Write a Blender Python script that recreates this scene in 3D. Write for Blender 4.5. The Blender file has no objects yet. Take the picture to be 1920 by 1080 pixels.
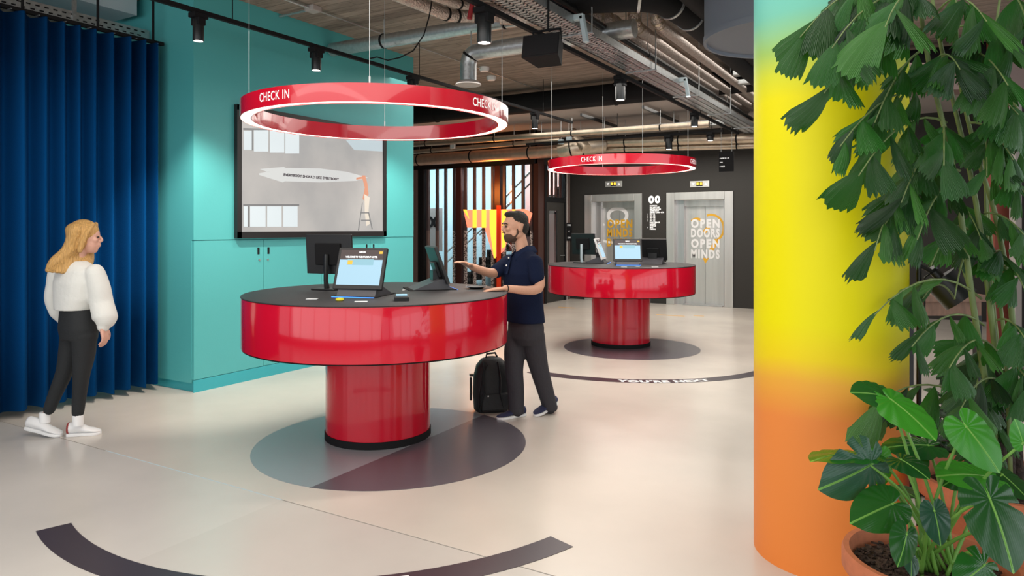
import bpy, bmesh, math, random
from mathutils import Vector, Matrix, Euler
random.seed(7)
PI = math.pi
SC = bpy.context.scene
COL = SC.collection
# ------------------------------------------------------------------ camera
F, CX, HY, H = 1325.0, 960.0, 428.0, 1.6       # pinhole of the photo (1920 px wide), eye height
ANG = math.atan2(780, 1325); CA, SA = math.cos(ANG), math.sin(ANG)
cam = bpy.data.cameras.new('camera'); camo = bpy.data.objects.new('camera', cam); COL.objects.link(camo)
cam.sensor_width = 36; cam.lens = F / 1920 * 36; cam.shift_y = -(540 - HY) / 1920
cam.clip_start = .05; cam.clip_end = 200
camo.location = (0, 0, H); camo.rotation_euler = (PI / 2, 0, ANG)
SC.camera = camo
# ------------------------------------------------------------------ world, exposure, window light, added fills
SC.view_settings.view_transform = 'Standard'; SC.view_settings.look = 'None'
SC.view_settings.gamma = 1; SC.view_settings.use_curve_mapping = False
SC.view_settings.exposure = 0.28
W = bpy.data.worlds.new('sky'); SC.world = W; W.use_nodes = True
W.node_tree.nodes['Background'].inputs[0].default_value = (.80, .90, 1.0, 1)
W.node_tree.nodes['Background'].inputs[1].default_value = 1.0
def area(name, loc, rot, sx, sy, power, col):
    l = bpy.data.lights.new(name, 'AREA'); l.shape = 'RECTANGLE'; l.size = sx; l.size_y = sy; l.energy = power; l.color = col
    o = bpy.data.objects.new(name, l); COL.objects.link(o); o.location = loc; o.rotation_euler = rot; return o
area('daylight_back', (-2.0, -3.3, 2.2), (math.radians(78), 0, 0), 11, 3.2, 150, (1.0, .97, .93))        # windows behind the camera
area('daylight_side', (5.6, 4.0, 2.2), (math.radians(80), 0, math.radians(90)), 14, 2.8, 140, (.93, .97, 1.0))   # windows on the right
area('fill_stairs', (-9.4, 13.6, 3.5), (math.radians(35), 0, 0), 4.0, .8, 130, (.80, .95, 1.0))                # unseen fill added to brighten the stairwell
area('fill_mid', (-2.6, 7.0, 3.1), (0, 0, 0), 4, 2.4, 70, (1.0, .95, .88))  # added soft fill between the desks, no fixture there
area('fill_front', (-2.6, 1.9, 3.1), (0, 0, 0), 5, 4, 105, (1.0, .95, .88))  # unseen fill for the front floor, kept low so the upper wall stays dark
area('fill_rear', (-3.0, 9.5, 3.6), (0, 0, 0), 7, 4.5, 170, (1.0, .94, .86))  # added overhead fill around the rear desk
area('fill_lobby', (-4.2, 13.2, 3.1), (0, 0, 0), 3.6, .5, 62, (1.0, .93, .84))  # added fill to brighten the elevators, no visible panel
def bulb(name, loc, power, col, r=.1):
    l = bpy.data.lights.new(name, 'POINT'); l.energy = power; l.color = col; l.shadow_soft_size = r
    o = bpy.data.objects.new(name, l); COL.objects.link(o); o.location = loc
bulb('stair_lobby_fill', (-7.9, 14.7, 2.8), 45, (1, .85, .8)); bulb('sign_glow', (-8.0, 12.5, 2.35), 26, (1, .32, .06), .25); bulb('stair_fill', (-11.2, 14.3, 2.6), 30, (.85, .95, 1))  # both stair lights are added fills; the orange one carries the sign's light
def spot(name, loc, tgt, power, cone=70, col=(1, .9, .78), blend=.6, r=.04):
    l = bpy.data.lights.new(name, 'SPOT'); l.energy = power; l.spot_size = math.radians(cone); l.spot_blend = blend; l.color = col; l.shadow_soft_size = r
    o = bpy.data.objects.new(name, l); COL.objects.link(o); o.location = loc
    o.rotation_euler = (Vector(tgt) - Vector(loc)).to_track_quat('-Z', 'Y').to_euler(); return o
# ------------------------------------------------------------------ pixel to place helpers (photo frame 1920x1080)
def ray(px, py):
    a = (px - CX) / F
    return Vector((a * CA - SA, a * SA + CA, -(py - HY) / F))
def atz(px, py, Z=0.0):
    r = ray(px, py); t = (Z - H) / r.z; return Vector((r.x * t, r.y * t, Z))
def atx(px, py, X):
    r = ray(px, py); t = X / r.x; return Vector((X, r.y * t, H + r.z * t))
def aty(px, py, Y):
    r = ray(px, py); t = Y / r.y; return Vector((r.x * t, Y, H + r.z * t))
def atd(px, py, d):
    r = ray(px, py) * d; return Vector((r.x, r.y, r.z + H))
# ------------------------------------------------------------------ materials
def s2l(v): return tuple((c / 12.92 if c <= .04045 else ((c + .055) / 1.055) ** 2.4) for c in v)
def rgb(r, g, b): return s2l((r / 255, g / 255, b / 255))
def mat(name, col, rough=.5, metal=0., bump=0., scale=20., var=0., emit=None, es=0., coat=0., stretch=None, alpha=None, trans=0., spec=None, sheen=0.):
    m = bpy.data.materials.new(name); m.use_nodes = True; nt = m.node_tree; N = nt.nodes; L = nt.links
    b = N['Principled BSDF']; b.inputs['Base Color'].default_value = (*col, 1)
    b.inputs['Roughness'].default_value = rough; b.inputs['Metallic'].default_value = metal
    b.inputs['Coat Weight'].default_value = coat; b.inputs['Coat Roughness'].default_value = .03
    b.inputs['Transmission Weight'].default_value = trans
    if spec is not None: b.inputs['Specular IOR Level'].default_value = spec
    if sheen: b.inputs['Sheen Weight'].default_value = sheen
    if emit: b.inputs['Emission Color'].default_value = (*emit, 1); b.inputs['Emission Strength'].default_value = es
    if alpha is not None: b.inputs['Alpha'].default_value = alpha
    if bump or var:
        tc = N.new('ShaderNodeTexCoord'); mp = N.new('ShaderNodeMapping'); nz = N.new('ShaderNodeTexNoise')
        L.new(tc.outputs['Object'], mp.inputs[0]); L.new(mp.outputs[0], nz.inputs['Vector'])
        mp.inputs['Scale'].default_value = stretch or (1, 1, 1)
        nz.inputs['Scale'].default_value = scale; nz.inputs['Detail'].default_value = 4
        if bump:
            bp = N.new('ShaderNodeBump'); bp.inputs['Strength'].default_value = bump; bp.inputs['Distance'].default_value = .02
            L.new(nz.outputs[0], bp.inputs['Height']); L.new(bp.outputs[0], b.inputs['Normal'])
        if var:
            r = N.new('ShaderNodeValToRGB'); e = r.color_ramp.elements
            e[0].position = .3; e[1].position = .7
            e[0].color = (*[c * (1 - var) for c in col], 1); e[1].color = (*[min(1, c * (1 + var)) for c in col], 1)
            L.new(nz.outputs[0], r.inputs[0]); L.new(r.outputs[0], b.inputs['Base Color'])
    return m
M = {}
M['red'] = mat('red gloss lacquer', (.56, .004, .022), .13, coat=.45, spec=.35)
M['redring'] = mat('red gloss ring', (.56, .005, .022), .15, coat=1.0)
M['black'] = mat('black satin', (.012, .012, .013), .4)
M['blackmatte'] = mat('black matte', (.009, .009, .010), .75, spec=.2)
M['bmetal'] = mat('black metal', (.018, .019, .020), .32, .3)
M['top'] = mat('charcoal desk top', (.028, .027, .030), .55, bump=.05, scale=300)
M['white'] = mat('white paint', (.8, .8, .8), .5)
M['whitetext'] = mat('white lettering', (.9, .9, .9), .5, emit=(1, 1, 1), es=.25)
M['whitevinyl'] = mat('white vinyl', (.85, .85, .85), .5)
M['yellowvinyl'] = mat('amber vinyl', rgb(225, 170, 40), .5)
M['teal'] = mat('teal paint', (.085, .43, .44), .45, bump=.03, scale=60)
M['tealdark'] = mat('teal skirting', (.04, .40, .46), .4)
M['gap'] = mat('dark joint', (.01, .02, .02), .8)
M['curtain'] = mat('blue curtain wool', (.001, .060, .205), 1.0, bump=.25, scale=180, spec=.08)
M['blackwall'] = mat('black wall paint', (.024, .022, .019), .6, bump=.06, scale=40)
M['brownwall'] = mat('brown panel', (.17, .115, .10), .5)
M['darkred'] = mat('dark oxide steel', (.045, .012, .008), .45)
M['galv'] = mat('galvanised steel', (.50, .52, .52), .38, .85, bump=.15, scale=30, var=.12)
M['galvwarm'] = mat('warm steel duct', (.55, .46, .36), .36, .85, bump=.1, scale=12, var=.12)
M['foil'] = mat('foil wrap', (.62, .53, .48), .30, .85, bump=.9, scale=60, var=.25)
M['orangelitduct'] = mat('duct steel tinted by sign light', (.62, .44, .33), .38, .8, bump=.1, scale=12, var=.12)  # orange light of the sign tinted into the steel colour
M['greypaint'] = mat('grey painted metal', (.17, .19, .23), .6)
M['greypale'] = mat('pale grey panel', (.42, .38, .36), .6)
M['whiteduct'] = mat('white duct', (.50, .60, .64), .5)
M['steel'] = mat('brushed stainless', (.66, .65, .63), .36, .75, bump=.08, scale=8, var=.10, stretch=(1, 1, .05))
M['steeldark'] = mat('steel reveal', (.55, .55, .56), .3, .7, stretch=(1, 1, .05), var=.12, scale=9)
M['glow'] = mat('ring diffuser', (1, .9, .8), .5, emit=(1, .74, .60), es=3.6)
M['glowrim'] = mat('ring diffuser rim', (1, .5, .4), .5, emit=(1, .30, .22), es=2.2)
M['lamp'] = mat('lamp lens', (1, 1, 1), .4, emit=(1, .93, .85), es=14)
M['skin'] = mat('skin', (.56, .30, .20), .5, bump=.03, scale=120, var=.05)
M['skinw'] = mat('skin pale', (.66, .36, .27), .5, var=.05, scale=40)
M['navy'] = mat('navy cotton', (.006, .011, .034), .9, bump=.25, scale=240, spec=.15)
M['navycol'] = mat('navy rib', (.009, .016, .045), .9, spec=.15)
M['trouser'] = mat('grey chino', (.042, .040, .047), .85, bump=.8, scale=11, stretch=(1, 1, .7), spec=.2)
M['blkpant'] = mat('black trousers', (.012, .014, .016), .8, bump=.2, scale=100)
M['shoe'] = mat('navy canvas', (.022, .026, .075), .85, bump=.2, scale=300)
M['sole'] = mat('white rubber', (.8, .8, .8), .5)
M['redtab'] = mat('red suede', (.32, .03, .03), .7)
M['blouse'] = mat('white blouse', (.72, .72, .68), .8, bump=.35, scale=14, sheen=.2)
M['blond'] = mat('blond hair', (.60, .34, .11), .45, bump=.8, scale=24, stretch=(5, 5, .5), var=.22)
M['darkhair'] = mat('dark hair', (.012, .008, .006), .6, bump=.8, scale=90)
M['beard'] = mat('short beard', (.085, .045, .030), .8, bump=.6, scale=200)
M['pack'] = mat('black nylon', (.009, .010, .012), .6, bump=.25, scale=200)
M['eye'] = mat('eye', (.03, .02, .015), .2)
M['pot'] = mat('terracotta', (.52, .16, .07), .75, bump=.08, scale=30, var=.10)
M['soil'] = mat('bark soil', (.06, .035, .025), .95, bump=1.0, scale=50, var=.6)
M['stem'] = mat('palm cane', (.16, .22, .07), .5, var=.3, scale=30, stretch=(1, 1, .3))
M['petiole'] = mat('green petiole', (.16, .36, .06), .45)
M['trunk'] = mat('fibre trunk', (.04, .025, .018), .9, bump=1, scale=40, var=.4)
M['clearglass'] = mat('glass', (.9, .95, .96), .02, trans=1.0)
M['yellow'] = mat('yellow rubber', (.75, .65, .02), .5)
M['paper'] = mat('white card', (.75, .78, .80), .5)
M['blueled'] = mat('blue under light', (.02, .10, .4), .4, emit=(.05, .25, 1.0), es=2.0)
M['kgrey'] = mat('graphite metal', (.07, .07, .08), .4, .3)
M['floordark'] = mat('dark floor vinyl', rgb(60, 52, 60), .35)
M['inlayblue'] = mat('blue grey floor inlay', rgb(142, 152, 158), .28)  # paler side of the reflection step painted into the inlay
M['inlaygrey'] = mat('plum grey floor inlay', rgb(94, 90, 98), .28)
M['amber'] = mat('amber sign glow', (1, .45, .05), .5, emit=(1, .47, .04), es=1.4)
M['salmon'] = mat('salmon sign film', (1, .3, .2), .5, emit=(1, .24, .14), es=.9)
M['redglow'] = mat('red lit post', (.5, .03, .01), .5, emit=(.6, .03, .0), es=.25)
M['slatbrown'] = mat('brown slat', (.07, .05, .05), .5)
M['stairwall'] = mat('pale blue stair wall', (.50, .66, .72), .7)
M['wood'] = mat('brown timber', (.20, .11, .07), .55, var=.2, scale=8, stretch=(1, 6, 1))
M['rust'] = mat('red oxide post', (.20, .045, .025), .5)
M['pinkfloor'] = mat('far floor', (.5, .36, .3), .4)
M['bandgrey'] = mat('sound panel grey', (.2, .2, .2), .5)
def leafmat(name, c0, c1, rough=.35, vein=None):
    m = mat(name, c0, rough, coat=0, spec=.45); nt = m.node_tree; N = nt.nodes; L = nt.links; b = N['Principled BSDF']
    oi = N.new('ShaderNodeObjectInfo'); r = N.new('ShaderNodeValToRGB'); e = r.color_ramp.elements
    e[0].color = (*c0, 1); e[1].color = (*c1, 1)
    L.new(oi.outputs['Random'], r.inputs[0])
    tc = N.new('ShaderNodeTexCoord'); wv = N.new('ShaderNodeTexWave'); wv.inputs['Scale'].default_value = 9; wv.inputs['Distortion'].default_value = 1
    wv.bands_direction = 'X'
    L.new(tc.outputs['UV'], wv.inputs['Vector'])
    bp = N.new('ShaderNodeBump'); bp.inputs['Strength'].default_value = .5 if vein != 'rib' else .06; bp.inputs['Distance'].default_value = .004
    L.new(wv.outputs[0], bp.inputs['Height']); L.new(bp.outputs[0], b.inputs['Normal'])
    if vein:       # paler midrib and browned tip by UV: v along the leaf, u across
        sp = N.new('ShaderNodeSeparateXYZ'); L.new(tc.outputs['UV'], sp.inputs[0])
        mx = N.new('ShaderNodeMix'); mx.data_type = 'RGBA'
        if vein == 'rib':
            ma = N.new('ShaderNodeMath'); ma.operation = 'SUBTRACT'; ma.inputs[1].default_value = .5; L.new(sp.outputs[0], ma.inputs[0])
            mb = N.new('ShaderNodeMath'); mb.operation = 'ABSOLUTE'; L.new(ma.outputs[0], mb.inputs[0])
            mc = N.new('ShaderNodeMath'); mc.operation = 'LESS_THAN'; mc.inputs[1].default_value = .018; L.new(mb.outputs[0], mc.inputs[0])
            mx.inputs[7].default_value = (.25, .55, .10, 1)
            md = N.new('ShaderNodeMath'); md.operation = 'MULTIPLY'; md.inputs[1].default_value = .7; L.new(mc.outputs[0], md.inputs[0])
            L.new(md.outputs[0], mx.inputs[0])
        else:
            nz = N.new('ShaderNodeTexNoise'); nz.inputs['Scale'].default_value = 6; L.new(tc.outputs['UV'], nz.inputs['Vector'])
            ad = N.new('ShaderNodeMath'); ad.operation = 'MULTIPLY_ADD'; ad.inputs[1].default_value = .22; L.new(nz.outputs[0], ad.inputs[0]); L.new(sp.outputs[1], ad.inputs[2])
            gr = N.new('ShaderNodeValToRGB'); g = gr.color_ramp.elements; g[0].position = 1.09; g[0].color = (0, 0, 0, 1); g[1].position = 1.14; g[1].color = (1, 1, 1, 1)
            L.new(ad.outputs[0], gr.inputs[0]); L.new(gr.outputs[0], mx.inputs[0])
            mx.inputs[7].default_value = (.22, .12, .05, 1)
        L.new(r.outputs[0], mx.inputs[6]); L.new(mx.outputs[2], b.inputs['Base Color'])
    else:
        L.new(r.outputs[0], b.inputs['Base Color'])
    # thin leaf: some light passes through
    tr = N.new('ShaderNodeBsdfTranslucent'); tr.inputs[0].default_value = (.12, .45, .03, 1)
    ms = N.new('ShaderNodeMixShader'); ms.inputs[0].default_value = .14
    out = N['Material Output']; L.new(b.outputs[0], ms.inputs[1]); L.new(tr.outputs[0], ms.inputs[2]); L.new(ms.outputs[0], out.inputs[0])
    return m
M['palm'] = leafmat('fishtail leaf', (.0015, .014, .006), (.022, .145, .016), .34, 'tip')
M['palmtip'] = leafmat('browned fishtail leaf', (.010, .045, .014), (.045, .18, .022), .36, 'tip')
for nn in M['palmtip'].node_tree.nodes:
    if nn.type == 'VALTORGB' and nn.color_ramp.elements[0].position > 1.0 - 1e-3: nn.color_ramp.elements[0].position = 1.03; nn.color_ramp.elements[1].position = 1.07
M['monst'] = leafmat('monstera leaf', (.005, .050, .012), (.012, .105, .014), .25, 'rib')
M['monstb'] = leafmat('monstera young leaf', (.035, .24, .015), (.05, .30, .02), .3, 'rib')
M['monstd'] = leafmat('monstera blue leaf', (.012, .055, .035), (.02, .075, .05), .28, 'rib')
M['darkleaf'] = leafmat('dark shrub leaf', (.01, .035, .012), (.025, .06, .02), .4)

def concrete():
    m = mat('board marked concrete', (.2, .17, .14), .85); nt = m.node_tree; N = nt.nodes; L = nt.links; b = N['Principled BSDF']
    tc = N.new('ShaderNodeTexCoord'); mp = N.new('ShaderNodeMapping'); br = N.new('ShaderNodeTexBrick')
    L.new(tc.outputs['Object'], mp.inputs[0]); L.new(mp.outputs[0], br.inputs['Vector'])
    br.inputs['Scale'].default_value = 1; br.inputs['Brick Width'].default_value = 2.6; br.inputs['Row Height'].default_value = .14
    br.inputs['Mortar Size'].default_value = .006; br.inputs['Color1'].default_value = (.34, .29, .25, 1); br.inputs['Color2'].default_value = (.27, .23, .20, 1)
    br.inputs['Mortar'].default_value = (.17, .145, .12, 1)
    nz = N.new('ShaderNodeTexNoise'); mp2 = N.new('ShaderNodeMapping'); mp2.inputs['Scale'].default_value = (1, 8, 1); L.new(tc.outputs['Object'], mp2.inputs[0]); L.new(mp2.outputs[0], nz.inputs['Vector'])
    nz.inputs['Scale'].default_value = 1.6; nz.inputs['Detail'].default_value = 8; nz.inputs['Roughness'].default_value = .7
    rp = N.new('ShaderNodeValToRGB'); rp.color_ramp.elements[0].position = .3; rp.color_ramp.elements[0].color = (.55, .5, .46, 1); rp.color_ramp.elements[1].position = .7; rp.color_ramp.elements[1].color = (1.25, 1.2, 1.15, 1)
    L.new(nz.outputs[0], rp.inputs[0])
    mx = N.new('ShaderNodeMix'); mx.data_type = 'RGBA'; mx.blend_type = 'MULTIPLY'; mx.inputs[0].default_value = 1
    L.new(br.outputs[0], mx.inputs[6]); L.new(rp.outputs[0], mx.inputs[7]); L.new(mx.outputs[2], b.inputs['Base Color'])
    bp = N.new('ShaderNodeBump'); bp.inputs['Strength'].default_value = .5; bp.inputs['Distance'].default_value = .01
    L.new(mx.outputs[2], bp.inputs['Height']); L.new(bp.outputs[0], b.inputs['Normal'])
    return m
M['concrete'] = concrete()
def floormat(name, col):
    m = mat(name, col, .22, bump=.0, var=.0, spec=.5); nt = m.node_tree; N = nt.nodes; L = nt.links; b = N['Principled BSDF']
    tc = N.new('ShaderNodeTexCoord'); nz = N.new('ShaderNodeTexNoise'); nz.inputs['Scale'].default_value = .9; nz.inputs['Detail'].default_value = 5; L.new(tc.outputs['Object'], nz.inputs['Vector'])
    r = N.new('ShaderNodeValToRGB'); e = r.color_ramp.elements; e[0].position = .35; e[1].position = .65
    e[0].color = (*[c * .93 for c in col], 1); e[1].color = (*[c * 1.05 for c in col], 1); L.new(nz.outputs[0], r.inputs[0]); L.new(r.outputs[0], b.inputs['Base Color'])
    r2 = N.new('ShaderNodeMapRange'); r2.inputs[3].default_value = .17; r2.inputs[4].default_value = .30; L.new(nz.outputs[0], r2.inputs[0]); L.new(r2.outputs[0], b.inputs['Roughness'])
    n2 = N.new('ShaderNodeTexNoise'); n2.inputs['Scale'].default_value = 3; L.new(tc.outputs['Object'], n2.inputs['Vector'])
    bp = N.new('ShaderNodeBump'); bp.inputs['Strength'].default_value = .12; bp.inputs['Distance'].default_value = .01; L.new(n2.outputs[0], bp.inputs['Height']); L.new(bp.outputs[0], b.inputs['Normal'])
    return m
M['floorA'] = floormat('poured floor beige', (.62, .57, .51))
M['floorB'] = floormat('poured floor grey', (.57, .54, .50))
M['floorC'] = floormat('poured floor light grey', (.60, .57, .53))
def column_mat():
    m = mat('sprayed gradient', (.8, .7, .02), .5, spec=.25); nt = m.node_tree; N = nt.nodes; L = nt.links; b = N['Principled BSDF']
    tc = N.new('ShaderNodeTexCoord'); sp = N.new('ShaderNodeSeparateXYZ'); L.new(tc.outputs['Object'], sp.inputs[0])
    nz = N.new('ShaderNodeTexNoise'); nz.inputs['Scale'].default_value = 1.4; L.new(tc.outputs['Object'], nz.inputs['Vector'])
    ad = N.new('ShaderNodeMath'); ad.operation = 'MULTIPLY_ADD'; ad.inputs[1].default_value = .16; L.new(nz.outputs[0], ad.inputs[0]); L.new(sp.outputs[2], ad.inputs[2])
    mr = N.new('ShaderNodeMapRange'); mr.inputs[1].default_value = .08; mr.inputs[2].default_value = 4.08; L.new(ad.outputs[0], mr.inputs[0])
    r = N.new('ShaderNodeValToRGB'); L.new(mr.outputs[0], r.inputs[0]); cr = r.color_ramp
    st = [(0, (.84, .25, .05)), (.70, (.84, .27, .06)), (.86, (.84, .42, .05)), (.97, (.86, .66, .01)), (1.15, (.84, .76, .0)), (2.2, (.80, .72, .0)), (2.33, (.62, .66, .03)), (2.46, (.32, .52, .12)), (2.62, (.16, .50, .38)), (2.9, (.12, .50, .50)), (4, (.10, .46, .50))]
    cr.elements[0].position = st[0][0]; cr.elements[0].color = (*st[0][1], 1)
    cr.elements[1].position = st[-1][0] / 4; cr.elements[1].color = (*st[-1][1], 1)
    for z, c in st[1:-1]:
        e = cr.elements.new(z / 4); e.color = (*c, 1)
    L.new(r.outputs[0], b.inputs['Base Color'])
    return m
M['column'] = column_mat()
def speckle():
    m = mat('speckled slat', (.1, .06, .05), .5); nt = m.node_tree; N = nt.nodes; L = nt.links; b = N['Principled BSDF']
    tc = N.new('ShaderNodeTexCoord'); nz = N.new('ShaderNodeTexNoise'); nz.inputs['Scale'].default_value = 34; L.new(tc.outputs['Object'], nz.inputs['Vector'])
    r = N.new('ShaderNodeValToRGB'); r.color_ramp.interpolation = 'CONSTANT'; e = r.color_ramp.elements; e[0].color = (.07, .05, .048, 1); e[1].position = .5; e[1].color = (.62, .58, .56, 1)
    L.new(nz.outputs[0], r.inputs[0]); L.new(r.outputs[0], b.inputs['Base Color']); return m
M['speckle'] = speckle()
def emis(name, col, es=1.0):
    return mat(name, tuple(c * .2 for c in col), .25, emit=col, es=es)

# ------------------------------------------------------------------ object helpers
def wm(o):
    m = Matrix.LocRotScale(o.location, o.rotation_euler, o.scale)
    return wm(o.parent) @ m if o.parent else m
def tag(o, label=None, cat=None, group=None, kind=None):
    if label: o['label'] = label
    if cat: o['category'] = cat
    if group: o['group'] = group
    if kind: o['kind'] = kind
    return o
def thing(name, label, cat, loc=(0, 0, 0), rz=0, group=None, kind=None):
    o = bpy.data.objects.new(name, None); COL.objects.link(o); o.location = loc; o.rotation_euler = (0, 0, rz); o.empty_display_size = .1
    return tag(o, label, cat, group, kind)
class MB:
    def __init__(s): s.v = []; s.f = []; s.m = []; s.uv = None
    def add(s, vs, fs, mi=0):
        n = len(s.v); s.v += [Vector(v) for v in vs]; s.f += [[i + n for i in f] for f in fs]; s.m += [mi] * len(fs); return s
    def box(s, c, size, rot=None, mi=0, bev=0.):
        x, y, z = [a / 2 for a in size]
        if bev:
            b = min(bev, x * .9, y * .9, z * .9); vs = []; fs = []
            # chamfered box through bmesh
            bm = bmesh.new(); bmesh.ops.create_cube(bm, size=1)
            for v in bm.verts: v.co = Vector((v.co.x * 2 * x, v.co.y * 2 * y, v.co.z * 2 * z))
            bmesh.ops.bevel(bm, geom=bm.edges[:], offset=b, segments=2, profile=.5, affect='EDGES')
            bm.verts.index_update(); vs = [v.co.copy() for v in bm.verts]; fs = [[v.index for v in f.verts] for f in bm.faces]; bm.free()
        else:
            vs = [Vector((i * x, j * y, k * z)) for i in (-1, 1) for j in (-1, 1) for k in (-1, 1)]
            fs = [[0, 1, 3, 2], [4, 6, 7, 5], [0, 4, 5, 1], [2, 3, 7, 6], [0, 2, 6, 4], [1, 5, 7, 3]]
        R = Euler(rot).to_matrix() if rot is not None and not isinstance(rot, Matrix) else (rot or Matrix.Identity(3))
        return s.add([R @ v + Vector(c) for v in vs], fs, mi)
    def bb(s, a, b, mi=0, bev=0.):
        a = Vector(a); b = Vector(b); return s.box((a + b) / 2, [abs(q) for q in (b - a)], None, mi, bev)
    def rings(s, R, cap=True, mi=0, closed=False):
        n = len(R[0]); vs = [p for r in R for p in r]; fs = []
        k = len(R); rng = k if closed else k - 1
        for i in range(rng):
            for j in range(n):
                a = i * n + j; b = i * n + (j + 1) % n; c = ((i + 1) % k) * n + (j + 1) % n; d = ((i + 1) % k) * n + j
                fs.append([a, b, c, d])
        if cap and not closed:
            fs.append(list(range(n))[::-1]); fs.append([(k - 1) * n + j for j in range(n)])
        return s.add(vs, fs, mi)
    def tube(s, pts, r, seg=10, mi=0, cap=True, sq=1.0):
        pts = [Vector(p) for p in pts]; rs = r if isinstance(r, (list, tuple)) else [r] * len(pts); R = []
        up = None
        for i, p in enumerate(pts):
            d = (pts[min(i + 1, len(pts) - 1)] - pts[max(i - 1, 0)]).normalized()
            if up is None:
                up = Vector((0, 0, 1)) if abs(d.z) < .9 else Vector((1, 0, 0))
            x = d.cross(up)
            if x.length < 1e-4: x = d.cross(Vector((0, 1, 0)))
            x.normalize(); y = x.cross(d).normalized(); up = y
            R.append([p + x * rs[i] * math.cos(2 * PI * j / seg) + y * rs[i] * sq * math.sin(2 * PI * j / seg) for j in range(seg)])
        return s.rings(R, cap, mi)
    def lathe(s, prof, c=(0, 0, 0), seg=48, mi=0, cap=True):
        c = Vector(c)
        return s.rings([[c + Vector((r * math.cos(2 * PI * j / seg), r * math.sin(2 * PI * j / seg), z)) for j in range(seg)] for r, z in prof], cap, mi)
    def ring(s, r0, r1, z0, z1, c=(0, 0, 0), seg=96, mi=0):
        c = Vector(c); P = [(r0, z0), (r1, z0), (r1, z1), (r0, z1)]
        n = seg; vs = [c + Vector((r * math.cos(2 * PI * j / n), r * math.sin(2 * PI * j / n), z)) for r, z in P for j in range(n)]; fs = []
        for k in range(4):
            for j in range(n): fs.append([k * n + j, k * n + (j + 1) % n, ((k + 1) % 4) * n + (j + 1) % n, ((k + 1) % 4) * n + j])
        return s.add(vs, fs, mi)
    def prism(s, poly, off, mi=0):      # poly: list of 3-D points, off: vector
        n = len(poly); off = Vector(off); vs = [Vector(p) for p in poly] + [Vector(p) + off for p in poly]
        fs = [list(range(n))[::-1], list(range(n, 2 * n))] + [[i, (i + 1) % n, n + (i + 1) % n, n + i] for i in range(n)]
        return s.add(vs, fs, mi)
    def ell(s, c, r, rot=None, seg=20, mi=0):
        c = Vector(c); R = Euler(rot).to_matrix() if rot is not None else Matrix.Identity(3); k = seg // 2
        vs = [c + R @ Vector((0, 0, -r[2]))]; fs = []
        for i in range(1, k):
            t = -PI / 2 + PI * i / k
            for j in range(seg):
                vs.append(c + R @ Vector((r[0] * math.cos(t) * math.cos(2 * PI * j / seg), r[1] * math.cos(t) * math.sin(2 * PI * j / seg), r[2] * math.sin(t))))
        vs.append(c + R @ Vector((0, 0, r[2])))
        for j in range(seg): fs.append([0, 1 + (j + 1) % seg, 1 + j])
        for i in range(k - 2):
            for j in range(seg): fs.append([1 + i * seg + j, 1 + i * seg + (j + 1) % seg, 1 + (i + 1) * seg + (j + 1) % seg, 1 + (i + 1) * seg + j])
        l = len(vs) - 1; b = 1 + (k - 2) * seg
        for j in range(seg): fs.append([b + j, b + (j + 1) % seg, l])
        return s.add(vs, fs, mi)
    def limb(s, pts, rs, seg=14, flat=1.0):     # capsule chain with rounded ends, smooth interpolation
        pts = [Vector(p) for p in pts]; P = []; R = []
        for i in range(len(pts) - 1):
            a = pts[max(i - 1, 0)]; b = pts[i]; c = pts[i + 1]; d = pts[min(i + 2, len(pts) - 1)]
            for k in range(5):
                t = k / 5; P.append(.5 * ((2 * b) + (-a + c) * t + (2 * a - 5 * b + 4 * c - d) * t * t + (-a + 3 * b - 3 * c + d) * t ** 3)); R.append(rs[i] * (1 - t) + rs[i + 1] * t)
        P.append(pts[-1]); R.append(rs[-1])
        s.tube(P, R, seg, sq=flat); s.ell(pts[0], [rs[0]] * 3, seg=12); s.ell(pts[-1], [rs[-1]] * 3, seg=12); return s
    def mesh(s, name):
        me = bpy.data.meshes.new(name); me.from_pydata([tuple(v) for v in s.v], [], s.f)
        for i, p in enumerate(me.polygons): p.material_index = s.m[i]
        return me
    def build(s, name, mats, parent=None, local=False, smooth=None, label=None, cat=None, group=None, kind=None, normals=True):
        if parent is not None and not local:
            Mi = wm(parent).inverted(); s.v = [Mi @ v for v in s.v]
        me = s.mesh(name)
        if not isinstance(mats, (list, tuple)): mats = [mats]
        for m in mats: me.materials.append(M[m] if isinstance(m, str) else m)
        if normals:
            bm = bmesh.new(); bm.from_mesh(me); bmesh.ops.recalc_face_normals(bm, faces=bm.faces[:]); bm.to_mesh(me); bm.free()
        if smooth is not None:
            me.shade_smooth()
            if smooth < 180: me.set_sharp_from_angle(angle=math.radians(smooth))
        o = bpy.data.objects.new(name, me); COL.objects.link(o)
        if parent is not None: o.parent = parent
        tag(o, label, cat, group, kind)
        if parent is None and cat:      # give a single-mesh thing its own base as origin
            xs = [v.co for v in me.vertices]; c = Vector(((min(v.x for v in xs) + max(v.x for v in xs)) / 2, (min(v.y for v in xs) + max(v.y for v in xs)) / 2, min(v.z for v in xs)))
            me.transform(Matrix.Translation(-c)); o.location = c
        return o
def copy_tree(o, parent=None):
    kids = [k for k in bpy.data.objects if k.parent == o]
    c = o.copy(); COL.objects.link(c)
    if parent is not None: c.parent = parent
    for k in kids: copy_tree(k, c)
    return c
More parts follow.
